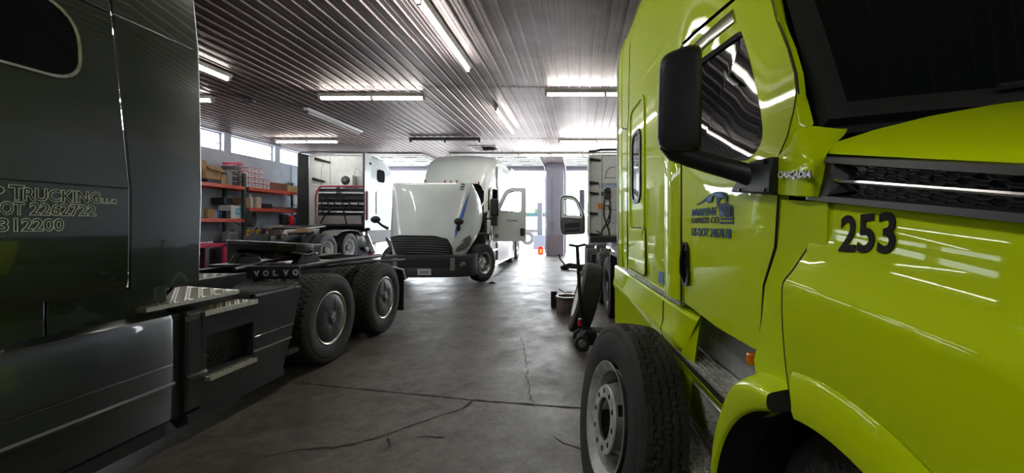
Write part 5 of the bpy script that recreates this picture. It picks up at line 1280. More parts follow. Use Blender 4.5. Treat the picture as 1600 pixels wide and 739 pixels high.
m = MB(); m.box(-4.06, -3.72, 10.44, 10.46, 0.315, 0.475); np_ = wb3(m, 'number_plate', mat('dirty_white_plate', (0.55, 0.55, 0.55), 0.5), bevel=0.004)
m = MB(); m.box(-4.0, -3.78, 10.435, 10.44, 0.36, 0.43); wb3(m, 'plate_print', mat('faded_print', (0.30, 0.30, 0.33), 0.6), np_, smooth=0)
for px, py in ((722.5, 413), (617, 407)):
    c = onY(px, py, 10.585); m = MB(); m.lathe([(-0.04, 0.0), (-0.04, 0.055), (0.03, 0.07)], c, (0.25 if px > 700 else -0.25, 1, 0), 18); wb3(m, 'fog_lamp', M_lens, bm3)
# chassis, wheels, fairing
m = MB(); m.box(TC-0.45, TC+0.45, 11.3, 12.5, 0.6, 1.7); m.box(TC-0.3, TC+0.3, 11.1, 12.4, 1.2, 1.9); wb3(m, 'engine', M_grease, bevel=0.04)
for xx in (TC-0.42, TC+0.34):
    m = MB(); m.box(xx, xx+0.08, 10.8, 19.8, 0.72, 1.0); wb3(m, 'frame_rail', M_chassis, smooth=0)
m = MB(); m.tube([(TC+0.5, 11.9, 1.1), (TC+0.75, 12.2, 1.45), (TC+0.95, 12.45, 1.75), (TC+1.05, 12.55, 1.5), (TC+1.0, 12.6, 1.1)], 0.09, 8); m.tube([(TC+0.9, 12.35, 0.9), (TC+1.05, 12.5, 1.35), (TC+1.1, 12.6, 1.7)], 0.07, 8); wb3(m, 'engine_hose', M_grease)
m = MB(); m.box(TC+0.5, TC+1.17, 12.25, 12.6, 0.55, 1.35); m.box(mx3(TC+1.17), TC-0.5, 12.25, 12.6, 0.55, 1.35); wb3(m, 'inner_wing', M_chassis, bevel=0.05)
m = MB(); m.obox((TC+1.19, 12.62, 1.52), (0.10, 0.20, 0.42)); m.obox((TC+1.20, 12.55, 1.33), (0.06, 0.10, 0.07)); wb3(m, 'coolant_tank', M_offwhite, bevel=0.03)
m = MB(); m.obox((TC+1.235, 12.62, 1.36), (0.03, 0.07, 0.09)); wb3(m, 'side_marker', M_amber, bevel=0.006)
for yy in (11.62,):
    wheel_part(w3, 'front_wheel', (-2.73-TC, yy-14.0, 0.52), 1, 'alloy', 'plain', 0.52, rz=R(-22), tread_n=96)
    wheel_part(w3, 'front_wheel', (mx3(-2.80)-TC, yy-14.0, 0.52), -1, 'alloy', 'plain', 0.52, rz=R(-22), tread_n=96)
m = MB(); m.cyl((mx3(-3.0), 11.62, 0.5), (-3.0, 11.62, 0.5), 0.06, 10); wb3(m, 'axle', M_chassis)
for yy in (17.35, 18.7):
    for xx, fc, st_ in ((-2.89, 1, 'alloy'), (-3.21, 1, 'steel_blank'), (mx3(-2.89), -1, 'alloy'), (mx3(-3.21), -1, 'steel_blank')):
        wheel_part(w3, 'drive_wheel', (xx-TC, yy-14.0, 0.52), fc, st_, 'plain', 0.52, tread_n=96)
    m = MB(); m.cyl((mx3(-3.0), yy, 0.52), (-3.0, yy, 0.52), 0.08, 10); wb3(m, 'axle', M_chassis)
m = MB(); m.loft([[(TS, y, 0.30), (TS+0.02, y, 0.40), (TS+0.01, y, 0.98), (TS-0.05, y, 1.05), (TS-0.2, y, 1.05), (TS-0.2, y, 0.30)] for y in (13.75, 14.5, 16.7)]); wb3(m, 'chassis_fairing', mat('pale_grey_paint', (0.42, 0.40, 0.44), 0.3, coat=0.5), smooth=30)
m = MB(); m.box(TS-0.2, TS+0.03, 12.72, 13.75, 0.34, 0.42); m.box(TS-0.2, TS+0.01, 12.75, 13.75, 0.74, 0.80); wb3(m, 'step', M_alu, bevel=0.008)
m = MB(); m.box(TS-0.22, TS-0.04, 12.78, 13.75, 0.42, 1.08); wb3(m, 'battery_box', M_chassis, smooth=0)
m = MB(); m.prism([(TS, 12.66, 0.35), (TS, 12.80, 0.35), (TS, 12.80, 1.1), (TS, 12.70, 1.1)], (-0.15, 0, 0)); wb3(m, 'step_side', M_white, smooth=0)
m = MB(); m.tube([(TS+0.02, 13.0, 0.30), (TS+0.03, 16.9, 0.30)], 0.03, 8); wb3(m, 'fairing_trim', M_alu)
# ---- open cab door, seen from outside or from inside
def open_door(parent, wb, hx, hy, w, z0, z1, sgn, inside, ang=0.0, trim=None, logo=False, mirror=True):
    """door hinged at (hx, hy) standing out along +X*sgn; its flat face looks along -Y"""
    U = Vector((sgn*math.cos(ang), math.sin(ang), 0)); N = Vector((math.sin(ang)*sgn, -math.cos(ang), 0)) if True else None
    h = z1-z0; Pt = lambda u, v, n=0.0: Vector((hx, hy, z0)) + U*u + Vector((0, 0, v)) + N*n
    out = rpoly([(0, 0), (w, 0), (w, h), (w*0.42, h), (0.06, h*0.55)] if not inside else [(0, 0.05), (w*0.95, 0), (w, h*0.25), (w*0.98, h), (w*0.36, h), (0.0, h*0.52)], [0.04, 0.04, 0.08, 0.25, 0.1] if not inside else [0.1, 0.15, 0.1, 0.15, 0.3, 0.15], 5)
    wi_ = rpoly([(0.16*w+0.02, 0.555*h), (0.86*w, 0.53*h), (0.88*w, 0.93*h), (0.46*w, 0.93*h)], [0.06, 0.08, 0.05, 0.2], 5)
    if inside: wi_ = rpoly([(0.14*w, 0.47*h), (0.84*w, 0.50*h), (0.84*w, 0.90*h), (0.42*w, 0.90*h)], [0.06, 0.05, 0.05, 0.2], 5)
    bm = bmesh.new(); E = []
    for lp_ in (out, wi_):
        vs = [bm.verts.new((p[0], p[1], 0)) for p in lp_]
        for i in range(len(vs)): E.append(bm.edges.new((vs[i-1], vs[i])))
    bmesh.ops.triangle_fill(bm, use_beauty=True, edges=E, normal=(0, 0, 1)); bm.verts.index_update()
    fv = [v.co.copy() for v in bm.verts]; ff = [tuple(v.index for v in f.verts) for f in bm.faces]; bm.free()
    m = MB(); m.add([Pt(v.x, v.y, 0.03) for v in fv], ff); m.add([Pt(v.x, v.y, -0.03) for v in fv], ff)
    for lp_ in (out, wi_): m.loft([[Pt(*p, 0.03) for p in lp_], [Pt(*p, -0.03) for p in lp_]], caps=False)
    d = wb(m, 'cab_door', M_white, parent, smooth=30)
    cx_ = sum(p[0] for p in wi_)/len(wi_); cz_ = sum(p[1] for p in wi_)/len(wi_)
    ins_ = [(cx_+(p[0]-cx_)*0.93, cz_+(p[1]-cz_)*0.93) for p in wi_]
    m = MB(); m.loft([[Pt(*p, 0.034) for p in wi_], [Pt(*p, 0.038) for p in ins_], [Pt(*p, 0.0) for p in ins_]], caps=False); wb(m, 'window_seal', M_chassis, d, smooth=30)
    m = MB(); m.add([Pt(*p, 0.0) for p in ins_], [tuple(range(len(ins_)))]); wb(m, 'door_window', M_glassclear, d, smooth=0)
    if inside:
        m = MB(); o2 = [(w*0.5+(p[0]-w*0.5)*0.90, h*0.5+(p[1]-h*0.5)*0.93) for p in out]; m.tube([Pt(*p, 0.045) for p in o2] + [Pt(*o2[0], 0.045)], 0.022, 6); wb(m, 'door_seal', M_chassis, d)
        t_ = mat('mauve_grey_trim', (0.085, 0.07, 0.078), 0.6)
        tp_ = rpoly([(0.07, 0.09*h), (w*0.90, 0.06*h), (w*0.93, 0.28*h), (w*0.91, 0.45*h), (0.14*w, 0.42*h), (0.07, 0.55*h)], 0.06, 4)
        m = MB(); m.prism([Pt(*p, 0.03) for p in tp_], N*0.035); wb(m, 'door_trim', t_, d, bevel=0.01)
        m = MB(); m.prism([Pt(*p, 0.065) for p in rpoly([(0.2*w, 0.20*h), (0.80*w, 0.17*h), (0.80*w, 0.29*h), (0.2*w, 0.32*h)], 0.03, 3)], N*0.004); m.prism([Pt(*p, 0.065) for p in rpoly([(0.2*w, 0.09*h), (0.8*w, 0.08*h), (0.8*w, 0.14*h), (0.2*w, 0.15*h)], 0.02, 3)], N*0.004); wb(m, 'door_pocket', M_blackm, d, smooth=0)
        m = MB(); m.tube([Pt(0.45*w, 0.36*h, 0.07), Pt(0.55*w, 0.37*h, 0.085), Pt(0.65*w, 0.36*h, 0.07)], 0.012, 6); wb(m, 'inner_handle', M_graypl, d)
    else:
        m = MB(); m.prism([Pt(*p, 0.03) for p in rrect(0.14, 0.24, 0.04, 4, w*0.89, h*0.17)], N*0.012); wb(m, 'door_handle', M_black, d, bevel=0.004)
        m = MB(); m.lathe([(0.03, 0.0), (0.038, 0.05), (0.03, 0.07)], Pt(w*0.12, h*0.10), N, 20); wb(m, 'badge', M_graypl, d)
        if logo:
            m = MB(); m.loft([[Pt(*p, 0.033) for p in rrect(0.15, 0.075, 0.02, 3, w*0.50, h*0.385)], [Pt(*p, 0.033) for p in rrect(0.12, 0.045, 0.012, 3, w*0.50, h*0.385)]], caps=False); m.add([Pt(w*0.46, h*0.38, 0.033), Pt(w*0.53, h*0.38, 0.033), Pt(w*0.53, h*0.392, 0.033), Pt(w*0.46, h*0.392, 0.033)], [(0, 1, 2, 3)]); wb(m, 'blue_logo', M_decal_hi, d, smooth=0)
            m = MB()
            for k in range(4): 
                u0 = w*0.585+0.042*k; m.add([Pt(u0, h*0.372, 0.033), Pt(u0+0.03, h*0.372, 0.033), Pt(u0+0.03, h*0.396, 0.033), Pt(u0, h*0.396, 0.033)], [(0, 1, 2, 3)])
            wb(m, 'logo_wordmark', M_decal_dark, d, smooth=0)
        if mirror:
            m = MB(); c = Pt(0.10, h*0.62, 0.26); m.obox(c, (0.26, 0.12, 0.55), Matrix.Rotation(R(8), 3, 'Z')); mm_ = wb(m, 'wing_mirror', M_black, d, bevel=0.05, seg=3)
            m = MB(); c = Pt(0.08, h*0.37, 0.24); m.obox(c, (0.20, 0.11, 0.27), Matrix.Rotation(R(8), 3, 'Z')); m.tube([Pt(0.06, h*0.5, 0.03), Pt(0.06, h*0.46, 0.20), Pt(0.09, h*0.45, 0.25)], 0.035, 8); wb(m, 'lower_mirror', M_black, d, bevel=0.03, seg=3)
    return d
open_door(w3, wb3, -2.70, 12.98, 1.04, 1.06, 2.74, 1, False, R(2), logo=True)
open_door(w3, wb3, mx3(-2.70), 12.98, 1.04, 1.06, 2.74, -1, False, R(80), mirror=False)

# ================================================================ WHITE TRUCK SEEN FROM BEHIND (left bay), standing on jack stands
UP = 0.24; RS, RL = -8.10, -10.55; RC = (RS+RL)/2; YB2 = 16.2
w2r = empty('semi_truck', (RC, YB2, UP), 0, 'white semi truck seen from behind with red framed bar rack and fan box', 'truck')
def wb2(mb, name, m, parent=None, **k): return mb.build(name, m, parent or w2r, world=True, **k)
px2 = lambda x, y, Y=YB2: onY(x, y, Y)
z4 = lambda x, y: (460 + x/2.955, 210 + y/2.955)
def body_ring(y, zt, cx, hw, zb, rr=0.25):
    a = [(cx+hw, y, zb), (cx+hw, y, zb+0.8), (cx+hw, y, zt-rr)]
    for q in (30, 60): a.append((cx+hw-rr*(1-math.cos(R(q))), y, zt-rr+rr*math.sin(R(q))))
    a.append((cx+hw-rr, y, zt)); return a + [(2*cx-x, yy, z) for x, yy, z in reversed(a)]
m = MB(); hw2 = (RS-RL)/2
m.loft([body_ring(YB2, 4.30, RC, hw2-0.03, 1.35, 0.12), body_ring(YB2+0.5, 4.33, RC, hw2-0.01, 1.35, 0.2), body_ring(16.95+0.6, 4.30, RC, hw2, 1.35, 0.3), body_ring(18.2, 3.85, RC, hw2, 1.35, 0.3), body_ring(18.9, 3.25, RC, hw2-0.05, 1.35, 0.3), body_ring(19.6, 2.55, RC, hw2-0.12, 1.35, 0.2)]); wb2(m, 'cab_body', M_white, smooth=45)
m = MB(); m.grid([[(RS-0.16, 19.6, 2.2), (RL+0.16, 19.6, 2.2)], [(RS-0.16, 21.2, 2.0), (RL+0.16, 21.2, 2.0)], [(RS-0.2, 21.4, 1.2), (RL+0.2, 21.4, 1.2)]]); m.grid([[(RS-0.16, 19.6, 2.2), (RS-0.16, 21.2, 2.0)], [(RS-0.1, 19.6, 1.3), (RS-0.2, 21.4, 1.2)]]); wb2(m, 'hood', M_white)
back = MB(); back.prism([(RL+0.10, YB2-0.01, 1.45), (RS-0.10, YB2-0.01, 1.45), (RS-0.10, YB2-0.01, 4.26), (RL+0.10, YB2-0.01, 4.26)], (0, -0.03, 0)); bk2 = wb2(back, 'sleeper_back_wall', M_offwhite, bevel=0.01)
# black rear extenders, thin struts holding them
for xx in (RL, RS):
    m = MB(); s = 1 if xx == RS else -1; m.loft([[(xx-0.02*s, YB2, z), (xx+0.01*s, YB2, z), (xx+0.03*s, YB2-0.55, z), (xx-0.0*s, YB2-0.55, z)] for z in (1.45, 2.5, 3.6, 4.28)]); wb2(m, 'side_extender', M_black if xx == RL else M_white, smooth=30)
    m = MB(); m.tube([(xx+0.02*s, YB2-0.56, 1.42), (xx+0.02*s, YB2-0.56, 4.28)], 0.022, 6); wb2(m, 'extender_edge', M_chassis)
m = MB(); m.tube([(RL, YB2-0.5, 4.30), (RL+0.5, YB2-0.42, 4.34), (RS-0.5, YB2-0.42, 4.33), (RS, YB2-0.5, 4.29)], 0.025, 6); wb2(m, 'roof_seal', M_chassis)
for (a, b) in (((95, 112), (165, 130)), ((84, 205), (140, 218)), ((338, 128), (356, 138))):
    p, q = px2(*z4(*a), YB2-0.15), px2(*z4(*b), YB2-0.1); m = MB(); m.tube([p, q], [0.06, 0.03], 6); wb2(m, 'extender_strut', M_black)
m = MB(); p = px2(*z4(140, 95), YB2-0.06)
for pts in ([(148, 95), (125, 160), (122, 240)], [(75, 240), (345, 236)], [(285, 155), (270, 195), (320, 195), (295, 158), (285, 155)], [(165, 100), (165, 235)]):
    m = MB(); m.tube([px2(*z4(*q), YB2-0.042) for q in pts], 0.008, 5); wb2(m, 'panel_seam', M_graypl, bk2)
m = MB(); m.box(RS-0.12, RS-0.02, YB2-0.40, YB2-0.02, 1.45, 4.27); wb2(m, 'edge_trim', M_chassis, smooth=0)
m = MB(); m.box(RL+0.05, RS-0.05, YB2-0.06, YB2-0.01, 0.85, 1.52); wb2(m, 'lower_back_panel', M_blackm, smooth=0)
# fan box
p, q = px2(*z4(203, 188), YB2-0.3), px2(*z4(270, 237), YB2-0.3)
m = MB(); m.box(p.x, q.x, YB2-0.32, YB2-0.04, q.z, p.z); fb = wb2(m, 'fan_box', M_white, bevel=0.02)
c = px2(*z4(236, 212), YB2-0.32); m = MB(); m.lathe([(-0.03,0.0),(-0.03,0.14),(-0.01,0.17),(0.02,0.17)], c, (0,1,0), 24); fg2 = wb2(m, 'fan_grille', M_black, fb)
m = MB(); m.lathe([(-0.04,0.0),(-0.04,0.04),(-0.03,0.05)], c, (0,1,0), 14); 
for k in range(4):
    a = k*PI/2+0.4; m.tube([c + Vector((0.05*math.cos(a), -0.035, 0.05*math.sin(a))), c + Vector((0.15*math.cos(a), -0.035, 0.15*math.sin(a)))], 0.008, 5)
wb2(m, 'fan_guard', M_graypl, fb)
# rack of bars inside a red frame
Yr = YB2-0.42
fr_out = [(122, 240), (312, 240), (336, 268), (336, 392), (318, 405), (98, 378), (98, 292), (104, 262)]
m = MB(); fp = [px2(*z4(*q), Yr) for q in fr_out]; m.tube(fp + [fp[0]], 0.035, 6); rk = wb2(m, 'rack_frame', mat('faded_red_frame', (0.42, 0.05, 0.09), 0.5))
m = MB(); m.prism([px2(*z4(*q), Yr+0.1) for q in ((112, 250), (325, 250), (328, 395), (108, 385))], (0, 0.2, 0)); wb2(m, 'rack_backing', M_chassis, rk, smooth=0)
for i, yy in enumerate((268, 295, 318, 338, 356, 372)):
    p, q = px2(*z4(116, yy+2), Yr-0.02), px2(*z4(322, yy+4), Yr-0.02); m = MB(); m.cyl(p, q, 0.055 if i % 2 == 0 else 0.035, 10); wb2(m, 'rack_bar', M_steel if i in (0, 2, 4) else M_chassis, rk)
p, q = px2(*z4(93, 376), Yr-0.08), px2(*z4(310, 414), Yr-0.08); m = MB(); m.box(p.x, q.x, Yr-0.10, Yr-0.02, q.z, p.z); wb2(m, 'rack_sill', mat('grey_sill', (0.28, 0.26, 0.26), 0.5), rk, bevel=0.01)
for pts in ([(205, 240), (180, 330), (140, 375), (120, 410)], [(205, 240), (225, 350), (242, 415)], [(195, 245), (205, 300), (245, 300), (262, 350)], [(150, 290), (160, 360), (130, 365), (125, 300)], [(240, 290), (258, 340), (290, 330), (300, 300)]):
    m = MB(); m.tube([px2(*z4(*q), Yr-0.12) for q in pts], 0.022, 6); wb2(m, 'air_hose', M_blackm, rk)
# side window and details on the visible right-hand side
m = MB(); m.prism([(RS+0.012, y, z) for y, z in rrect(0.62, 0.50, 0.15, 5, 17.0, 3.55)], (-0.02, 0, 0)); wb2(m, 'side_window', M_glass, smooth=0)
m = MB(); m.box(RS-0.02, RS+0.02, 16.6, 17.1, 2.0, 2.9); wb2(m, 'side_door', M_white, bevel=0.01)
m = MB(); m.box(RS-0.5, RS, 15.9, 19.3, 0.85, 1.35); m.box(RL, RL+0.5, 16.3, 19.3, 0.85, 1.35); wb2(m, 'chassis_fairing', M_chassis, bevel=0.02)
m = MB(); m.cyl((RS-0.30, 15.2, 1.0), (RS-0.30, 16.6, 1.0), 0.30, 20); wb2(m, 'fuel_tank', M_chassis)
m = MB(); m.box(RS-0.35, RS+0.02, 15.55, 15.72, 1.18, 1.30); m.prism([(RS+0.03, 15.6, 1.12), (RS+0.33, 15.6, 0.42), (RS+0.45, 15.6, 0.55), (RS+0.16, 15.6, 1.25)], (0, 0.06, 0)); wb2(m, 'step', M_alu, bevel=0.01)
# frame, fifth wheel, tandem
for xx in (RC-0.43, RC+0.35):
    m = MB(); m.box(xx, xx+0.08, 12.0, 19.5, 0.98, 1.26); wb2(m, 'frame_rail', M_chassis, smooth=0)
m = MB(); m.prism([(RC-0.5, 13.3, 1.42), (RC+0.5, 13.3, 1.42), (RC+0.5, 14.5, 1.50), (RC-0.5, 14.5, 1.50)], (0, 0, 0.06)); m.box(RC-0.4, RC+0.4, 13.9, 14.3, 1.24, 1.45); wb2(m, 'fifth_wheel', M_grease, bevel=0.01)
m = MB(); m.grid([[(RS-0.62+0.6*t, YY, zz) for YY, zz in ((13.95, 1.22), (14.2, 1.36), (14.75, 1.40), (15.3, 1.36), (15.5, 1.2))] for t in (0, 1)]); wb2(m, 'wheel_fender', mat('grey_fender', (0.20, 0.20, 0.19), 0.5), smooth=60, solid=0.02)
m = MB(); m.obox((-8.75, 13.2, 1.40), (0.34, 0.26, 0.14), Matrix.Rotation(R(15), 3, 'Z')); wb2(m, 'tool_tray', M_card, bevel=0.01)
m = MB(); m.tube([(-8.8, 12.4, 1.22), (-9.1, 12.9, 1.34), (-8.7, 13.6, 1.36)], 0.09, 8); wb2(m, 'air_tank', M_steel)
for yy in (13.45, 14.75):
    for xx, fc, st_ in ((RS-0.145, 1, 'inner'), (RS-0.475, 1, 'steel_blank'), (RL+0.145, -1, 'inner'), (RL+0.475, -1, 'steel_blank')):
        wheel_part(w2r, 'drive_wheel', (xx-RC, yy-YB2, 0.52), fc, st_, 'plain', 0.52, tread_n=96)
    m = MB(); m.cyl((RL+0.2, yy, 0.52+UP), (RS-0.2, yy, 0.52+UP), 0.09, 12); wb2(m, 'axle', M_chassis)
for xx in (RS-0.16, RL+0.16): wheel_part(w2r, 'front_wheel', (xx-RC, 20.3-YB2, 0.52), 1 if xx == RS-0.16 else -1, 'alloy', 'plain', 0.52, tread_n=96)
for i, (xx, yy, lab) in enumerate(((RC+0.25, 13.45, 'steel jack stand under the rear axle of the raised white truck, aisle side'), (RC-0.25, 13.45, 'steel jack stand under the rear axle of the raised white truck, wall side'), (RC+0.62, 20.0, 'steel jack stand under the front of the raised white truck, aisle side'), (RC-0.62, 20.0, 'steel jack stand under the front of the raised white truck, wall side'))):
    j = empty('jack_stand', (xx, yy, 0), 0, lab, 'jack stand'); top = 0.655 if i < 2 else 0.965
    m = MB(); m.loft([[(sx*0.16, sy*0.16, 0) for sx, sy in ((1,1),(-1,1),(-1,-1),(1,-1))], [(sx*0.05, sy*0.05, top-0.12) for sx, sy in ((1,1),(-1,1),(-1,-1),(1,-1))]]); m.build('stand_legs', M_red, j, smooth=0)
    m = MB(); m.cyl((0,0,top-0.2),(0,0,top-0.03),0.03,10); m.box(-0.05,0.05,-0.07,0.07,top-0.03,top); m.build('saddle', M_steel, j)
m = MB(); m.box(RC-0.7, RC+0.7, 19.9, 20.4, 0.97, 1.02); wb2(m, 'front_axle', M_chassis, bevel=0.02)

# ================================================================ WHITE SLEEPER WITH BLUE NUMBERS (right bay), seen from behind
QL, QR, YB4 = 0.27, 2.72, 13.3; QC = (QL+QR)/2
w4 = empty('semi_truck', (QC, YB4, 0), 0, 'white semi truck seen from behind past the green truck, blue numbers on its sleeper', 'truck')
def wb4(mb, name, m, parent=None, **k): return mb.build(name, m, parent or w4, world=True, **k)
p4 = lambda x, y, Y=YB4: onY(780 + x/2.054, 200 + y/2.054, Y)
m = MB(); hw4 = (QR-QL)/2
m.loft([body_ring(YB4, 3.86, QC, hw4-0.03, 1.15, 0.12), body_ring(YB4+0.5, 3.92, QC, hw4, 1.15, 0.2), body_ring(15.1, 3.9, QC, hw4, 1.15, 0.3), body_ring(15.9, 3.5, QC, hw4-0.02, 1.15, 0.3), body_ring(16.6, 2.75, QC, hw4-0.08, 1.15, 0.3), body_ring(16.9, 2.0, QC, hw4-0.12, 1.15, 0.1)]); wb4(m, 'cab_body', M_white, smooth=45)
m = MB(); m.loft([body_ring(16.85, 1.95, QC, hw4-0.15, 0.7, 0.2), body_ring(18.3, 1.75, QC, hw4-0.25, 0.7, 0.25), body_ring(18.5, 1.5, QC, hw4-0.4, 0.7, 0.2)]); wb4(m, 'hood', M_white, smooth=45)
m = MB(); m.box(QL+0.09, QR-0.09, YB4-0.035, YB4-0.005, 1.25, 3.82); bk4 = wb4(m, 'sleeper_back_wall', M_offwhite, bevel=0.01)
for pts in ([(330, 88), (330, 345)], [(330, 180), (376, 180)], [(340, 160), (345, 138), (356, 126), (372, 126)], [(338, 160), (374, 160)], [(328, 262), (376, 262)], [(330, 88), (376, 88)]):
    m = MB(); m.tube([p4(*q, YB4-0.04) for q in pts], 0.012, 5); wb4(m, 'panel_seam', M_graypl, bk4)
m = MB(); m.tube([p4(288, 75, YB4-0.12), p4(310, 74, YB4-0.12), p4(325, 70, YB4-0.10), p4(400, 69, YB4-0.10)], 0.035, 6); wb4(m, 'roof_seal', M_chassis)
m = MB(); m.loft([[(QL-0.01, YB4, z), (QL+0.03, YB4, z), (QL+0.05, YB4-0.28, z), (QL+0.0, YB4-0.28, z)] for z in (1.2, 2.5, 3.8)]); wb4(m, 'side_extender', M_white, smooth=30)
for yy, w_ in ((100, 34), (174, 22), (208, 22), (273, 18), (341, 20)):
    p = p4(288, yy, YB4-0.2); m = MB(); m.tube([p, p + Vector((0.14+w_*0.006, 0.12, -0.02))], [0.05, 0.03], 6); m.obox(p, (0.09, 0.10, 0.08)); m.obox(p + Vector((0.14+w_*0.006, 0.12, -0.02)), (0.08, 0.05, 0.07)); wb4(m, 'extender_hinge', M_black, bevel=0.01)
a_, b_ = p4(321, 191.5, YB4-0.04), p4(380, 191.5, YB4-0.04)
tq = text_mb('16-0739', 0.2, (a_, b_-a_, (0, 0, 1)), 0.002, ext=0.004, width=(b_-a_).length); wb4(tq, 'fleet_number', M_decal_hi, bk4, smooth=0)
c = p4(347, 212, YB4-0.1); m = MB(); m.obox(c, (0.20, 0.16, 0.34)); m.obox(c + Vector((0.02, -0.05, 0.12)), (0.14, 0.2, 0.14)); jb = wb4(m, 'junction_box', M_black, bevel=0.02)
m = MB(); m.obox(p4(331, 211, YB4-0.06), (0.06, 0.05, 0.12)); wb4(m, 'junction_box', M_black, bevel=0.01)
for pts in ([(338, 232), (336, 262), (337, 285), (345, 310), (352, 325), (354, 345)], [(355, 232), (358, 262), (352, 285), (341, 310), (330, 330), (322, 350)], [(340, 252), (350, 248), (357, 268), (354, 300), (345, 318)]):
    m = MB(); m.tube([p4(*q, YB4-0.16) for q in pts], 0.026, 6); wb4(m, 'air_hose', M_chassis)
m = MB(); m.obox(p4(327, 251, YB4-0.04), (0.20, 0.012, 0.18)); wb4(m, 'orange_sticker', mat('orange_sticker', (0.75, 0.28, 0.02), 0.5), bk4, smooth=0)
m = MB(); m.lathe([(-0.03,0.0),(-0.03,0.07),(0.0,0.08)], p4(366, 298, YB4-0.04), (0,1,0), 16); wb4(m, 'round_cap', M_offwhite, bk4)
m = MB(); m.tube([p4(322, 345, YB4-0.15), p4(320, 333, YB4-0.15), p4(312, 330, YB4-0.15)], 0.018, 6); wb4(m, 'hook', M_chassis)
for xx in (QC-0.43, QC+0.35):
    m = MB(); m.box(xx, xx+0.08, 9.2, 18.2, 0.78, 1.05); wb4(m, 'frame_rail', M_chassis, smooth=0)
m = MB(); m.box(QL+0.05, QR-0.05, 12.4, 13.25, 1.05, 1.22); wb4(m, 'deck_plate', M_chassis, bevel=0.01)
m = MB(); m.box(QL+0.0, QL+0.10, 12.6, 15.0, 0.4, 1.2); m.box(QR-0.10, QR, 12.6, 15.0, 0.4, 1.2); wb4(m, 'chassis_fairing', M_white, bevel=0.02)
for yy in (9.75, 11.75):
    for xx, fc, st_ in ((QL+0.03, -1, 'inner'), (QL+0.35, -1, 'steel_blank'), (QR-0.03, 1, 'inner'), (QR-0.35, 1, 'steel_blank')):
        wheel_part(w4, 'drive_wheel', (xx-QC, yy-YB4, 0.52), fc, st_, 'plain', 0.52, tread_n=96)
    m = MB(); m.cyl((QL+0.2, yy, 0.52), (QR-0.2, yy, 0.52), 0.09, 12); wb4(m, 'axle', M_chassis)
for xx, fc in ((QL+0.16, -1), (QR-0.16, 1)): wheel_part(w4, 'front_wheel', (xx-QC, 17.4-YB4, 0.52), fc, 'alloy', 'plain', 0.52, tread_n=96)
m = MB(); m.box(QL+0.0, QR, 9.14, 9.20, 0.76, 0.94); wb4(m, 'rear_cross_member', M_chassis, bevel=0.01)
open_door(w4, wb4, QL-0.04, 15.75, 0.98, 1.17, 2.70, -1, True, R(4))
m = MB(); m.obox((QL-0.16, 16.3, 2.32), (0.20, 0.12, 1.25)); wb4(m, 'wing_mirror', mat('purple_grey_mirror', (0.12, 0.11, 0.15), 0.5), bevel=0.03)
# ================================================================ PALLET RACK AND STORES AGAINST THE LEFT WALL
SF, SBK = -10.92, -11.55                     # front and back of the rack
def rack(name, y0, y1, levels, label, posts):
    e = empty(name, ((SF+SBK)/2, (y0+y1)/2, 0), 0, label, 'rack', 'pallet racks along the left wall')
    B = lambda mb, n, m, par=None, **k: mb.build(n, m, par or e, world=True, **k)
    for y in posts:
        for x in (SF, SBK):
            m = MB(); m.box(x-0.04, x+0.04, y-0.045, y+0.045, 0, 3.25); B(m, 'upright_post', M_post, smooth=0)
        m = MB()
        for k in range(5): m.tube([(SF, y, 0.3+0.6*k), (SBK, y, 0.6+0.6*k)], 0.015, 5)
        B(m, 'upright_brace', M_post)
    for z in levels:
        for x in (SF+0.045, SBK-0.045):
            m = MB(); m.box(x-0.025, x+0.025, y0+0.05, y1-0.05, z-0.11, z); bm_ = B(m, 'shelf_beam', M_rack, smooth=0, bevel=0.004)
        m = MB(); m.box(SBK, SF, y0+0.05, y1-0.05, z-0.035, z); B(m, 'shelf_board', mat('grey_board', (0.16, 0.15, 0.15), 0.7), smooth=0)
    m = MB(); m.box(SBK, SF, y0+0.05, y1-0.05, 0.20, 0.26); m.box(SBK, SF-0.02, 13.1 if y0 < 12 else y0+0.05, y1-0.05 if y0 < 12 else 15.15, 1.00, 1.05); B(m, 'low_shelf', M_chassis, smooth=0)
    return e
ZA, ZB_, ZU = 1.77, 2.14, 2.82
rack('pallet_rack', 10.9, 13.55, (ZA, ZU), 'orange beamed rack bay left of the middle post, lower shelf set lower', (10.9, 13.55))
rack('pallet_rack', 13.64, 16.78, (ZB_, ZU), 'orange beamed rack bay right of the middle post, lower shelf set higher', (16.76,))
def at_shelf(px, z, X=-11.1):
    Y = X*FPX/(px-VX); return Vector((X, Y, z+0.004))
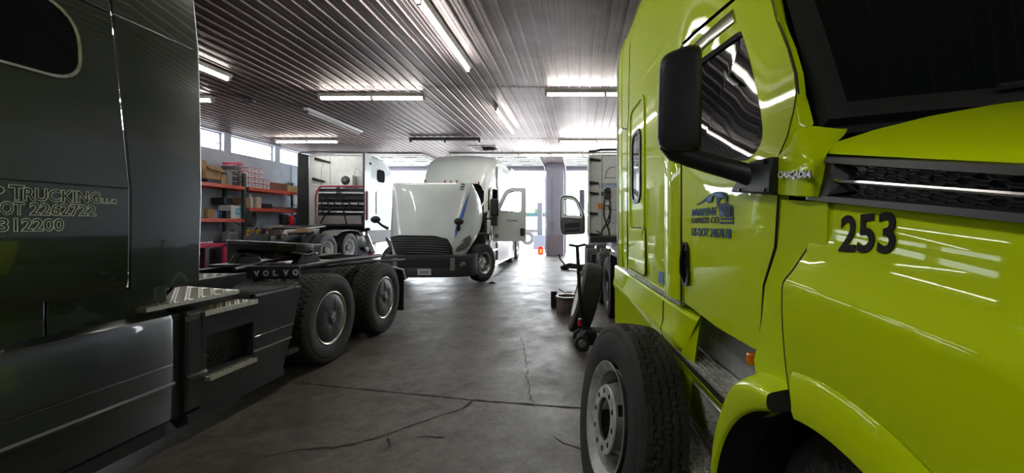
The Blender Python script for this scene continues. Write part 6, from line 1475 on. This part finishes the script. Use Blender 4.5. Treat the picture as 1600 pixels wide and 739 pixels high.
def bxy(name, px0, px1, z, h, m, label, cat, group=None, X=SF-0.06, depth=0.4, flaps=None, band=None, detail=None):
    a, b = at_shelf(px0, z, X), at_shelf(px1, z, X); y0, y1 = a.y, b.y
    e = empty(name, (X-depth/2, (y0+y1)/2, z+0.004), 0, label, cat, group); w = (y1-y0)
    mm = MB(); mm.box(-depth/2, depth/2, -w/2, w/2, 0, h); mm.build('box_body', m, e, bevel=0.004)
    if band:
        mm = MB(); mm.box(-depth/2-0.002, depth/2+0.003, -w/2-0.003, w/2+0.003, h*0.86, h+0.002); mm.build('lid', band, e, bevel=0.003)
        mm = MB(); mm.box(depth/2+0.002, depth/2+0.004, -w*0.25, w*0.2, h*0.35, h*0.6); mm.build('label_patch', M_graypl, e, smooth=0)
    if flaps:
        mm = MB()
        mm.add([(depth/2, -w/2, h), (depth/2, w/2, h), (depth/2+0.10, w/2+0.05, h-0.16), (depth/2+0.10, -w/2+0.02, h-0.12)], [(0,1,2,3)])
        mm.add([(-depth/2, -w/2, h), (-depth/2, w/2, h), (-depth/2-0.03, w/2-0.05, h+0.20), (-depth/2-0.03, -w/2+0.03, h+0.20)], [(0,1,2,3)]); mm.build('flap', m, e, smooth=0, solid=0.006)
    if detail: detail(e, w, h, depth)
    return e
# stack of white cartons with red lids on the top shelf
CG = 'white red-lidded cartons on the top shelf'
cols_ = [(380.5, 388, 4), (389, 398, 4), (399, 410, 4)]
places = [['lowest of the front-left column, beside the rack post', 'second from the bottom of the column beside the rack post', 'third from the bottom of the column beside the rack post', 'top of the column beside the rack post'],
          ['lowest of the middle column', 'second from the bottom of the middle column', 'third from the bottom of the middle column', 'top of the middle column'],
          ['lowest of the tall right column', 'second from the bottom of the tall right column', 'third from the bottom of the tall right column', 'top of the tall right column']]
for ci, (a, b, n) in enumerate(cols_):
    for k in range(n):
        if ci == 0 and k == 3: continue
        bxy('carton', a, b, ZU+0.168*k, 0.160, M_whitebox, 'white red-lidded carton, ' + places[ci][k], 'box', CG, band=M_pinkline)
for k, lab in enumerate(('lower white red-lidded carton of the short pair right of the tall stack', 'upper white red-lidded carton of the short pair right of the tall stack')):
    bxy('carton', 411.5, 422, ZU+0.165*k, 0.157, M_whitebox, lab, 'box', CG, band=M_pinkline)
bxy('carton', 371.5, 380, ZU+0.674, 0.11, M_pinkline, 'flat red carton lying across the top left of the carton stack', 'box', CG, depth=0.5, band=M_whitebox)
for k in range(4):
    bxy('carton', 364.8, 372.5, ZU+0.168*k, 0.160, mat('dark_grey_carton', (0.07, 0.06, 0.065), 0.7), ['dark grey carton, lowest behind the middle rack post', 'dark grey carton, second up behind the middle rack post', 'dark grey carton, third up behind the middle rack post', 'dark grey carton, topmost behind the middle rack post'][k], 'box', 'dark cartons behind the rack post', X=SF-0.14, band=M_whitebox)
bxy('cardboard_box', 423, 449, ZU, 0.27, M_card2, 'long red-brown cardboard box on the top shelf right of the white cartons', 'box')
bxy('cardboard_box', 449.5, 467, ZU, 0.24, mat('yellow_cardboard', (0.55, 0.40, 0.22), 0.8), 'pale yellow cardboard box on the top shelf beside the brown one', 'box')
bxy('cardboard_box', 468, 476, ZU, 0.16, M_card2, 'small dark brown box at the right end of the top shelf', 'box')
bxy('cardboard_box', 322.5, 345, ZU+0.12, 0.40, M_card, 'open tan cardboard box with folded flaps on the top shelf left', 'box', flaps=True)
bxy('cardboard_box', 346, 354, ZU, 0.30, M_card, 'small tan box leaning beside the open box on the top shelf', 'box')
bxy('parts_crate', 324, 345, ZU, 0.11, M_chassis, 'flat black crate under the open tan box', 'crate')
bxy('parts_bin', 355, 363.5, ZU, 0.42, M_graypl, 'grey bin between the open tan box and the dark cartons', 'bin')
for i, (a, b, lab) in enumerate(((311, 315, 'dark drum can at the left end of the top shelf'), (316, 320.5, 'dark tin with red lid beside the drum can on the top shelf'))):
    p = at_shelf((a+b)/2, ZU, SF-0.06); p.x = SF-0.2; r = 0.05; e = empty('can', p, 0, lab, 'can'); m = MB(); m.lathe([(0,0),(0,r),(0.44-0.06*i,r),(0.45-0.06*i,0.0)], (0,0,0), (0,0,1), 20); m.build('can_body', M_chassis, e, smooth=30)
    m = MB(); m.lathe([(0.45-0.06*i,0.0),(0.45-0.06*i,r*1.04),(0.41-0.06*i,r*1.04)], (0,0,0), (0,0,1), 20); m.build('lid', M_red if i else M_steel, e, smooth=30)
# lower shelf, left bay: jugs, boxes and a white-and-blue carton
def jug(px, z, h, r, m_, label, cap=M_red, X=SF-0.18):
    p = at_shelf(px, z, SF-0.06); p.x = X; e = empty('jug', p, 0, label, 'jug'); m = MB()
    m.loft([[(x*s, y*s, zz) for x, y in rrect(2*r, 1.6*r, r*0.4, 3)] for zz, s in ((0, 0.92), (0.02, 1), (h*0.62, 1), (h*0.80, 0.75), (h*0.88, 0.32), (h*0.95, 0.30))]); m.build('jug_body', m_, e, smooth=40)
    m = MB(); m.cyl((0,0,h*0.94),(0,0,h),r*0.34,12); m.build('cap', cap, e); m = MB(); m.tube([(0,r*0.7,h*0.62),(0,r*0.55,h*0.84),(0,r*0.2,h*0.88)], r*0.13, 6); m.build('jug_handle', m_, e); return e
M_jugw = mat('white_jug', (0.62, 0.62, 0.62), 0.45)
jug(313.5, ZA, 0.32, 0.062, M_jugw, 'white jug at the left end of the lower left shelf'); jug(320, ZA, 0.30, 0.062, M_graypl, 'grey jug left of the tan box on the lower shelf')
bxy('cardboard_box', 325, 337.5, ZA, 0.27, M_card, 'tan cardboard box on the lower left shelf among jugs', 'box')
jug(340.5, ZA, 0.28, 0.058, M_jugw, 'white jug right of the tan box on the lower shelf'); jug(345, ZA, 0.27, 0.056, M_blue, 'blue jug on the lower left shelf', M_jugw); jug(349.6, ZA, 0.25, 0.056, M_chassis, 'dark blue-black jug right of the blue jug', M_blue)
bxy('parts_bin', 353.5, 360, ZA, 0.24, M_chassis, 'black bin left of the white and blue carton', 'bin')
def bluepatch(e, w, h, d):
    m = MB(); m.box(d/2+0.001, d/2+0.004, -w*0.05, w*0.42, h*0.30, h*0.80); m.build('blue_print', mat('cyan_print', (0.10, 0.45, 0.62), 0.6), e, smooth=0)
    m = MB(); m.box(d/2+0.004, d/2+0.006, w*0.02, w*0.36, h*0.48, h*0.62); m.build('white_band', M_whitebox, e, smooth=0)
bxy('carton', 361, 376.5, ZA, 0.42, mat('plain_white_carton', (0.62, 0.64, 0.66), 0.7), 'white carton with a blue print on the lower left shelf by the post', 'box', detail=bluepatch)
bxy('parts_bin', 350, 364, ZA+0.46, 0.20, M_chassis, 'black parts tray stacked above the jugs behind the post', 'bin', X=SF-0.3)
# lower shelf, right bay
jug(396, ZB_, 0.46, 0.08, M_jugw, 'tall white jug on the right bay shelf next to a cream box', M_jugw)
bxy('cardboard_box', 401, 408.5, ZB_, 0.38, mat('cream_box', (0.60, 0.47, 0.38), 0.8), 'upright cream box on the right bay shelf', 'box')
bxy('cardboard_box', 384, 391, ZB_, 0.34, M_card, 'tan box beside the rack post on the right bay shelf', 'box')
bxy('parts_bin', 409.5, 425, ZB_, 0.17, M_blackm, 'flat black case on the right bay shelf', 'case')
bxy('steel_bars', 426, 474, ZB_, 0.09, mat('rusty_bars', (0.16, 0.10, 0.08), 0.7), 'bundle of rusty flat bars lying on the right bay shelf', 'bars')
ex = at_shelf(455, ZU+0.0, -11.66); e = empty('wall_box', (-11.66, ex.y, 3.12), 0, 'small grey electrical box on the wall above the rack', 'electrical box'); m = MB(); m.box(-0.04,0.04,-0.16,0.16,-0.15,0.15); m.build('box_body', M_graypl, e, bevel=0.01); m = MB(); m.tube([(0.0,0.0,0.15),(0.0,0.0,0.9)], 0.015, 6); m.build('conduit', M_graypl, e)
# hoses hanging on the middle post
p = at_shelf(385.5, 1.62, SF+0.08); e = empty('coiled_hose', (p.x+0.06, 13.55, 2.02), 0, 'coiled grey hose hanging from the middle rack post', 'hose')
m = MB()
for k in range(4): m.tube([(0.03*k, 0.12*math.cos(2*PI*q/20)+0.03*k, -0.26+0.25*math.sin(2*PI*q/20)) for q in range(21)], 0.018, 6)
m.build('hose_loops', M_chassis, e); m = MB(); m.tube([(-0.098,0,0.0),(0.04,0,0.02),(0.09,0,0.0)], 0.015, 6); m.build('hook', M_steel, e)
# ---------------------------------------------------------------- things on the floor in front of the rack
ct = empty('tool_cart', (-10.1, 11.05, 0), 0, 'magenta-red steel tool cart with open front below the lower left shelf', 'cart')
m = MB()
for (x, y) in ((-0.3,-0.45),(0.3,-0.45),(-0.3,0.45),(0.3,0.45)): m.box(x-0.03,x+0.03,y-0.05,y+0.05,0.12,1.05)
m.box(-0.33,0.33,-0.5,0.5,0.98,1.08); m.box(-0.33,0.33,-0.5,0.5,0.30,0.40); m.build('cart_frame', M_pink, ct, bevel=0.006)
m = MB(); m.box(-0.28,-0.26,-0.45,0.45,0.4,0.98); m.build('back_panel', M_blackm, ct, smooth=0)
for k, (x, y) in enumerate(((-0.28,-0.42),(0.28,-0.42),(-0.28,0.42),(0.28,0.42))):
    m = MB(); m.cyl((x-0.02,y,0.06),(x+0.02,y,0.06),0.06,14); m.box(x-0.02,x+0.02,y-0.02,y+0.02,0.06,0.14); m.build('caster', M_rubber, ct)
m = MB(); m.tube([(0.1,-0.35,1.10),(0.1,0.3,1.11)], 0.015, 6); m.build('wrench', M_steel, ct)
def place(px, py, X): p = onX(px, py, X); return p
BT = 1.054
rj = empty('jerry_can', (-11.15, 13.30, BT), 0, 'grey ribbed jerry can with loop handle standing on the low rack shelf', 'jerry can')
m = MB(); m.loft([[(x, y, z) for x, y in rrect(0.24, 0.40*s, 0.04, 3)] for z, s in ((0,0.96),(0.03,1),(0.26,1),(0.30,0.85))]); m.build('can_body', mat('light_grey_plastic', (0.30,0.30,0.31), 0.5), rj, smooth=40)
m = MB()
for k in range(7): m.box(0.118,0.13,-0.16+0.05*k,-0.14+0.05*k,0.04,0.25)
m.build('can_ribs', M_graypl, rj, smooth=0)
m = MB(); m.tube([(0,-0.16,0.28),(0,-0.15,0.36),(0,-0.04,0.41),(0,0.08,0.38),(0,0.14,0.29)], 0.022, 8); m.build('can_handle', M_graypl, rj)
for i, (yy, lab) in enumerate(((13.85, 'yellow cordless tool standing upright at left on the low rack shelf, grip up'), (14.30, 'yellow cordless tool standing at right of its twin on the low rack shelf'))):
    e = empty('cordless_tool', (-11.1, yy, BT), R(15*i), lab, 'power tool', 'yellow tools on the low rack shelf')
    m = MB(); m.loft([[(x*s, y*s, z) for x, y in rrect(0.16,0.20,0.04,3)] for z, s in ((0,1),(0.12,1),(0.20,0.8))]); m.build('battery_base', M_yellow, e, smooth=40)
    m = MB(); m.tube([(0,0,0.18),(0.0,0.03,0.27)], 0.035, 8); m.cyl((0,-0.10,0.30),(0,0.16,0.30),0.05,14); m.build('tool_body', M_yellow, e)
    m = MB(); m.cyl((0,0.16,0.30),(0,0.24,0.34),0.025,10,0.012); m.obox((0.0,-0.02,0.36),(0.04,0.16,0.04),Matrix.Rotation(R(40),3,'X')); m.build('tool_chuck', M_black, e)
e = empty('spray_bottle', (-11.15, 14.85, BT), 0, 'small white bottle with red top on the low rack shelf', 'bottle'); m = MB(); m.lathe([(0,0),(0,0.055),(0.18,0.055),(0.24,0.03),(0.30,0.028)], (0,0,0), (0,0,1), 16); m.build('bottle_body', M_jugw, e); m = MB(); m.cyl((0,0,0.30),(0,0,0.36),0.035,10); m.build('cap', M_red, e)
dr = empty('parts_washer', (-11.22, 15.72, 0.264), 0, 'tan cabinet carrying red and blue containers under the right bay shelf', 'cabinet')
m = MB(); m.box(-0.30,0.30,-0.52,0.52,0.02,1.16); m.build('cabinet_body', mat('beige_cabinet', (0.26,0.21,0.19), 0.6), dr, bevel=0.01)
m = MB(); m.box(-0.32,0.32,-0.54,0.54,1.16,1.30); m.build('cabinet_top', M_offwhite, dr, bevel=0.01); m = MB(); m.box(0.295,0.31,-0.46,0.46,0.15,1.0); m.build('cabinet_door', M_card2, dr, smooth=0)
def can2(name, px, Y, z, w, h, m_, label):
    X = (px-VX)*Y/FPX; e = empty(name, (X, Y, z+0.008), 0, label, 'container'); m = MB()
    m.loft([[(x*s, y*s, zz) for x, y in rrect(w, w*0.8, w*0.2, 3)] for zz, s in ((0,0.94),(0.03,1),(h*0.7,1),(h*0.9,0.6),(h,0.3))]); m.build('container_body', m_, e, smooth=40)
    m = MB(); m.cyl((0,0,h*0.98),(0,0,h*1.12),w*0.12,10); m.build('cap', M_jugw, e); m = MB(); m.tube([(w*0.3,0,h*0.75),(w*0.25,0,h*1.08),(-w*0.1,0,h*1.05)], w*0.06, 6); m.build('container_handle', m_, e)
can2('fuel_container', 454, 15.72, 1.56, 0.28, 0.36, M_red, 'red fuel container on the cabinet, left of the blue one')
can2('fuel_container', 463, 16.08, 1.56, 0.24, 0.40, M_blue, 'blue fluid container on the cabinet, right of the red one')
def barrel(px, Y, z0, h, r, m_, label, name='drum'):
    X = (px-VX)*Y/FPX; e = empty(name, (X, Y, z0+(0.008 if z0 else 0)), 0, label, 'drum'); m = MB(); m.lathe([(0,0),(0,r),(h*0.32,r),(h*0.33,r*1.03),(h*0.35,r),(h*0.65,r),(h*0.66,r*1.03),(h*0.68,r),(h,r),(h,r*0.94),(h-0.02,r*0.94),(h-0.02,0)], (0,0,0), (0,0,1), 28); m.build('drum_shell', m_, e, smooth=30)
    m = MB(); m.cyl((r*0.5,0,h-0.02),(r*0.5,0,h+0.01),0.04,10); m.build('bung', M_steel, e)
barrel(443.5, 15.4, 1.56, 0.38, 0.14, M_blackm, 'small black drum on the tan cabinet left of the red container')
barrel(346, 11.95, 0, 0.90, 0.27, M_chassis, 'black drum standing between the red cart and the rack, nearer one')
barrel(357, 12.55, 0, 0.80, 0.24, M_blackm, 'lower black drum just behind the taller one beside the red cart')
# ================================================================ OUTSIDE, SEEN THROUGH THE DOORS
fc = empty('fuel_can', (-2.06, 22.25, -0.02), 0, 'small red can with a yellow mark outside by the pier', 'can')
m = MB(); m.loft([[(x*s, y*s, z) for x, y in rrect(0.30,0.26,0.05,3)] for z, s in ((0,0.92),(0.03,1),(0.36,1),(0.42,0.85))]); m.build('can_body', mat('bright_red_plastic', (0.75,0.03,0.015), 0.45), fc, smooth=40)
m = MB(); m.prism([(-0.07,-0.133,0.10),(0.07,-0.133,0.10),(0.09,-0.133,0.20),(0.03,-0.133,0.30),(-0.06,-0.133,0.27),(-0.02,-0.133,0.18)], (0,0.004,0)); m.build('yellow_mark', mat('yellow_print', (0.85,0.55,0.02), 0.5), fc, smooth=0)
m = MB(); m.tube([(-0.08,0,0.42),(-0.06,0,0.47),(0.06,0,0.47),(0.08,0,0.42)], 0.012, 6); m.build('can_handle', M_chassis, fc)
gt = empty('gantry_crane', (-4.4, 30.0, -0.02), 0, 'teal steel gantry with a long beam outside behind the open truck door', 'gantry')
M_teal = mat('teal_steel', (0.006,0.040,0.042), 0.6)
for x in (-0.8, -6.5): m = MB(); m.box(x-0.14,x+0.14,-0.14,0.14,0,5.2); m.build('gantry_post', M_teal, gt, smooth=0)
m = MB(); m.box(-7.0,2.6,-0.12,0.12,2.15,2.45); m.build('gantry_beam', M_teal, gt, smooth=0)
m = MB(); m.box(1.2,1.5,-0.15,0.15,2.45,2.72); m.build('beam_trolley', mat('bright_green', (0.012,0.09,0.012), 0.6), gt, bevel=0.02)
lp2 = empty('lift_column', (-2.55, 27.0, -0.02), 0, 'grey steel lift column with a foot outside beside the pier', 'column')
m = MB(); m.box(-0.16,0.16,-0.16,0.16,0,3.0); m.build('column_shaft', mat('blue_grey_steel', (0.045,0.048,0.065), 0.6), lp2, smooth=0); m = MB(); m.box(-0.4,0.5,-0.3,0.3,0,0.9); m.build('column_foot', mat('pale_blue_grey', (0.08,0.09,0.12), 0.6), lp2, bevel=0.03)
tr = empty('trailer', (-4.6, 33.0, -0.02), 0, 'far trailer chassis with a pale wheel outside beyond the open truck door', 'trailer')
m = MB(); m.box(-4.0,1.5,-0.5,0.5,0.95,1.2); m.build('trailer_deck', mat('weathered_deck', (0.06,0.06,0.062), 0.7), tr, smooth=0)
for x in (-0.6+1.2, -1.9+1.2):
    m = MB(); m.lathe([(-0.14,0.25),(-0.14,0.48),(-0.10,0.52),(0.10,0.52),(0.14,0.48),(0.14,0.25)], (x,-0.7,0.52), (0,1,0), 32); w_ = m.build('wheel', mat('dusty_tyre', (0.04,0.04,0.04), 0.8), tr)
    m = MB(); m.lathe([(-0.12,0.0),(-0.10,0.12),(-0.12,0.26),(-0.13,0.27)], (x,-0.7,0.52), (0,1,0), 28); m.build('hub', M_offwhite, w_)
m = MB(); m.box(-4.2,-3.8,-0.4,0.4,0,0.95); m.build('landing_leg', MATS['weathered_deck'], tr, smooth=0)
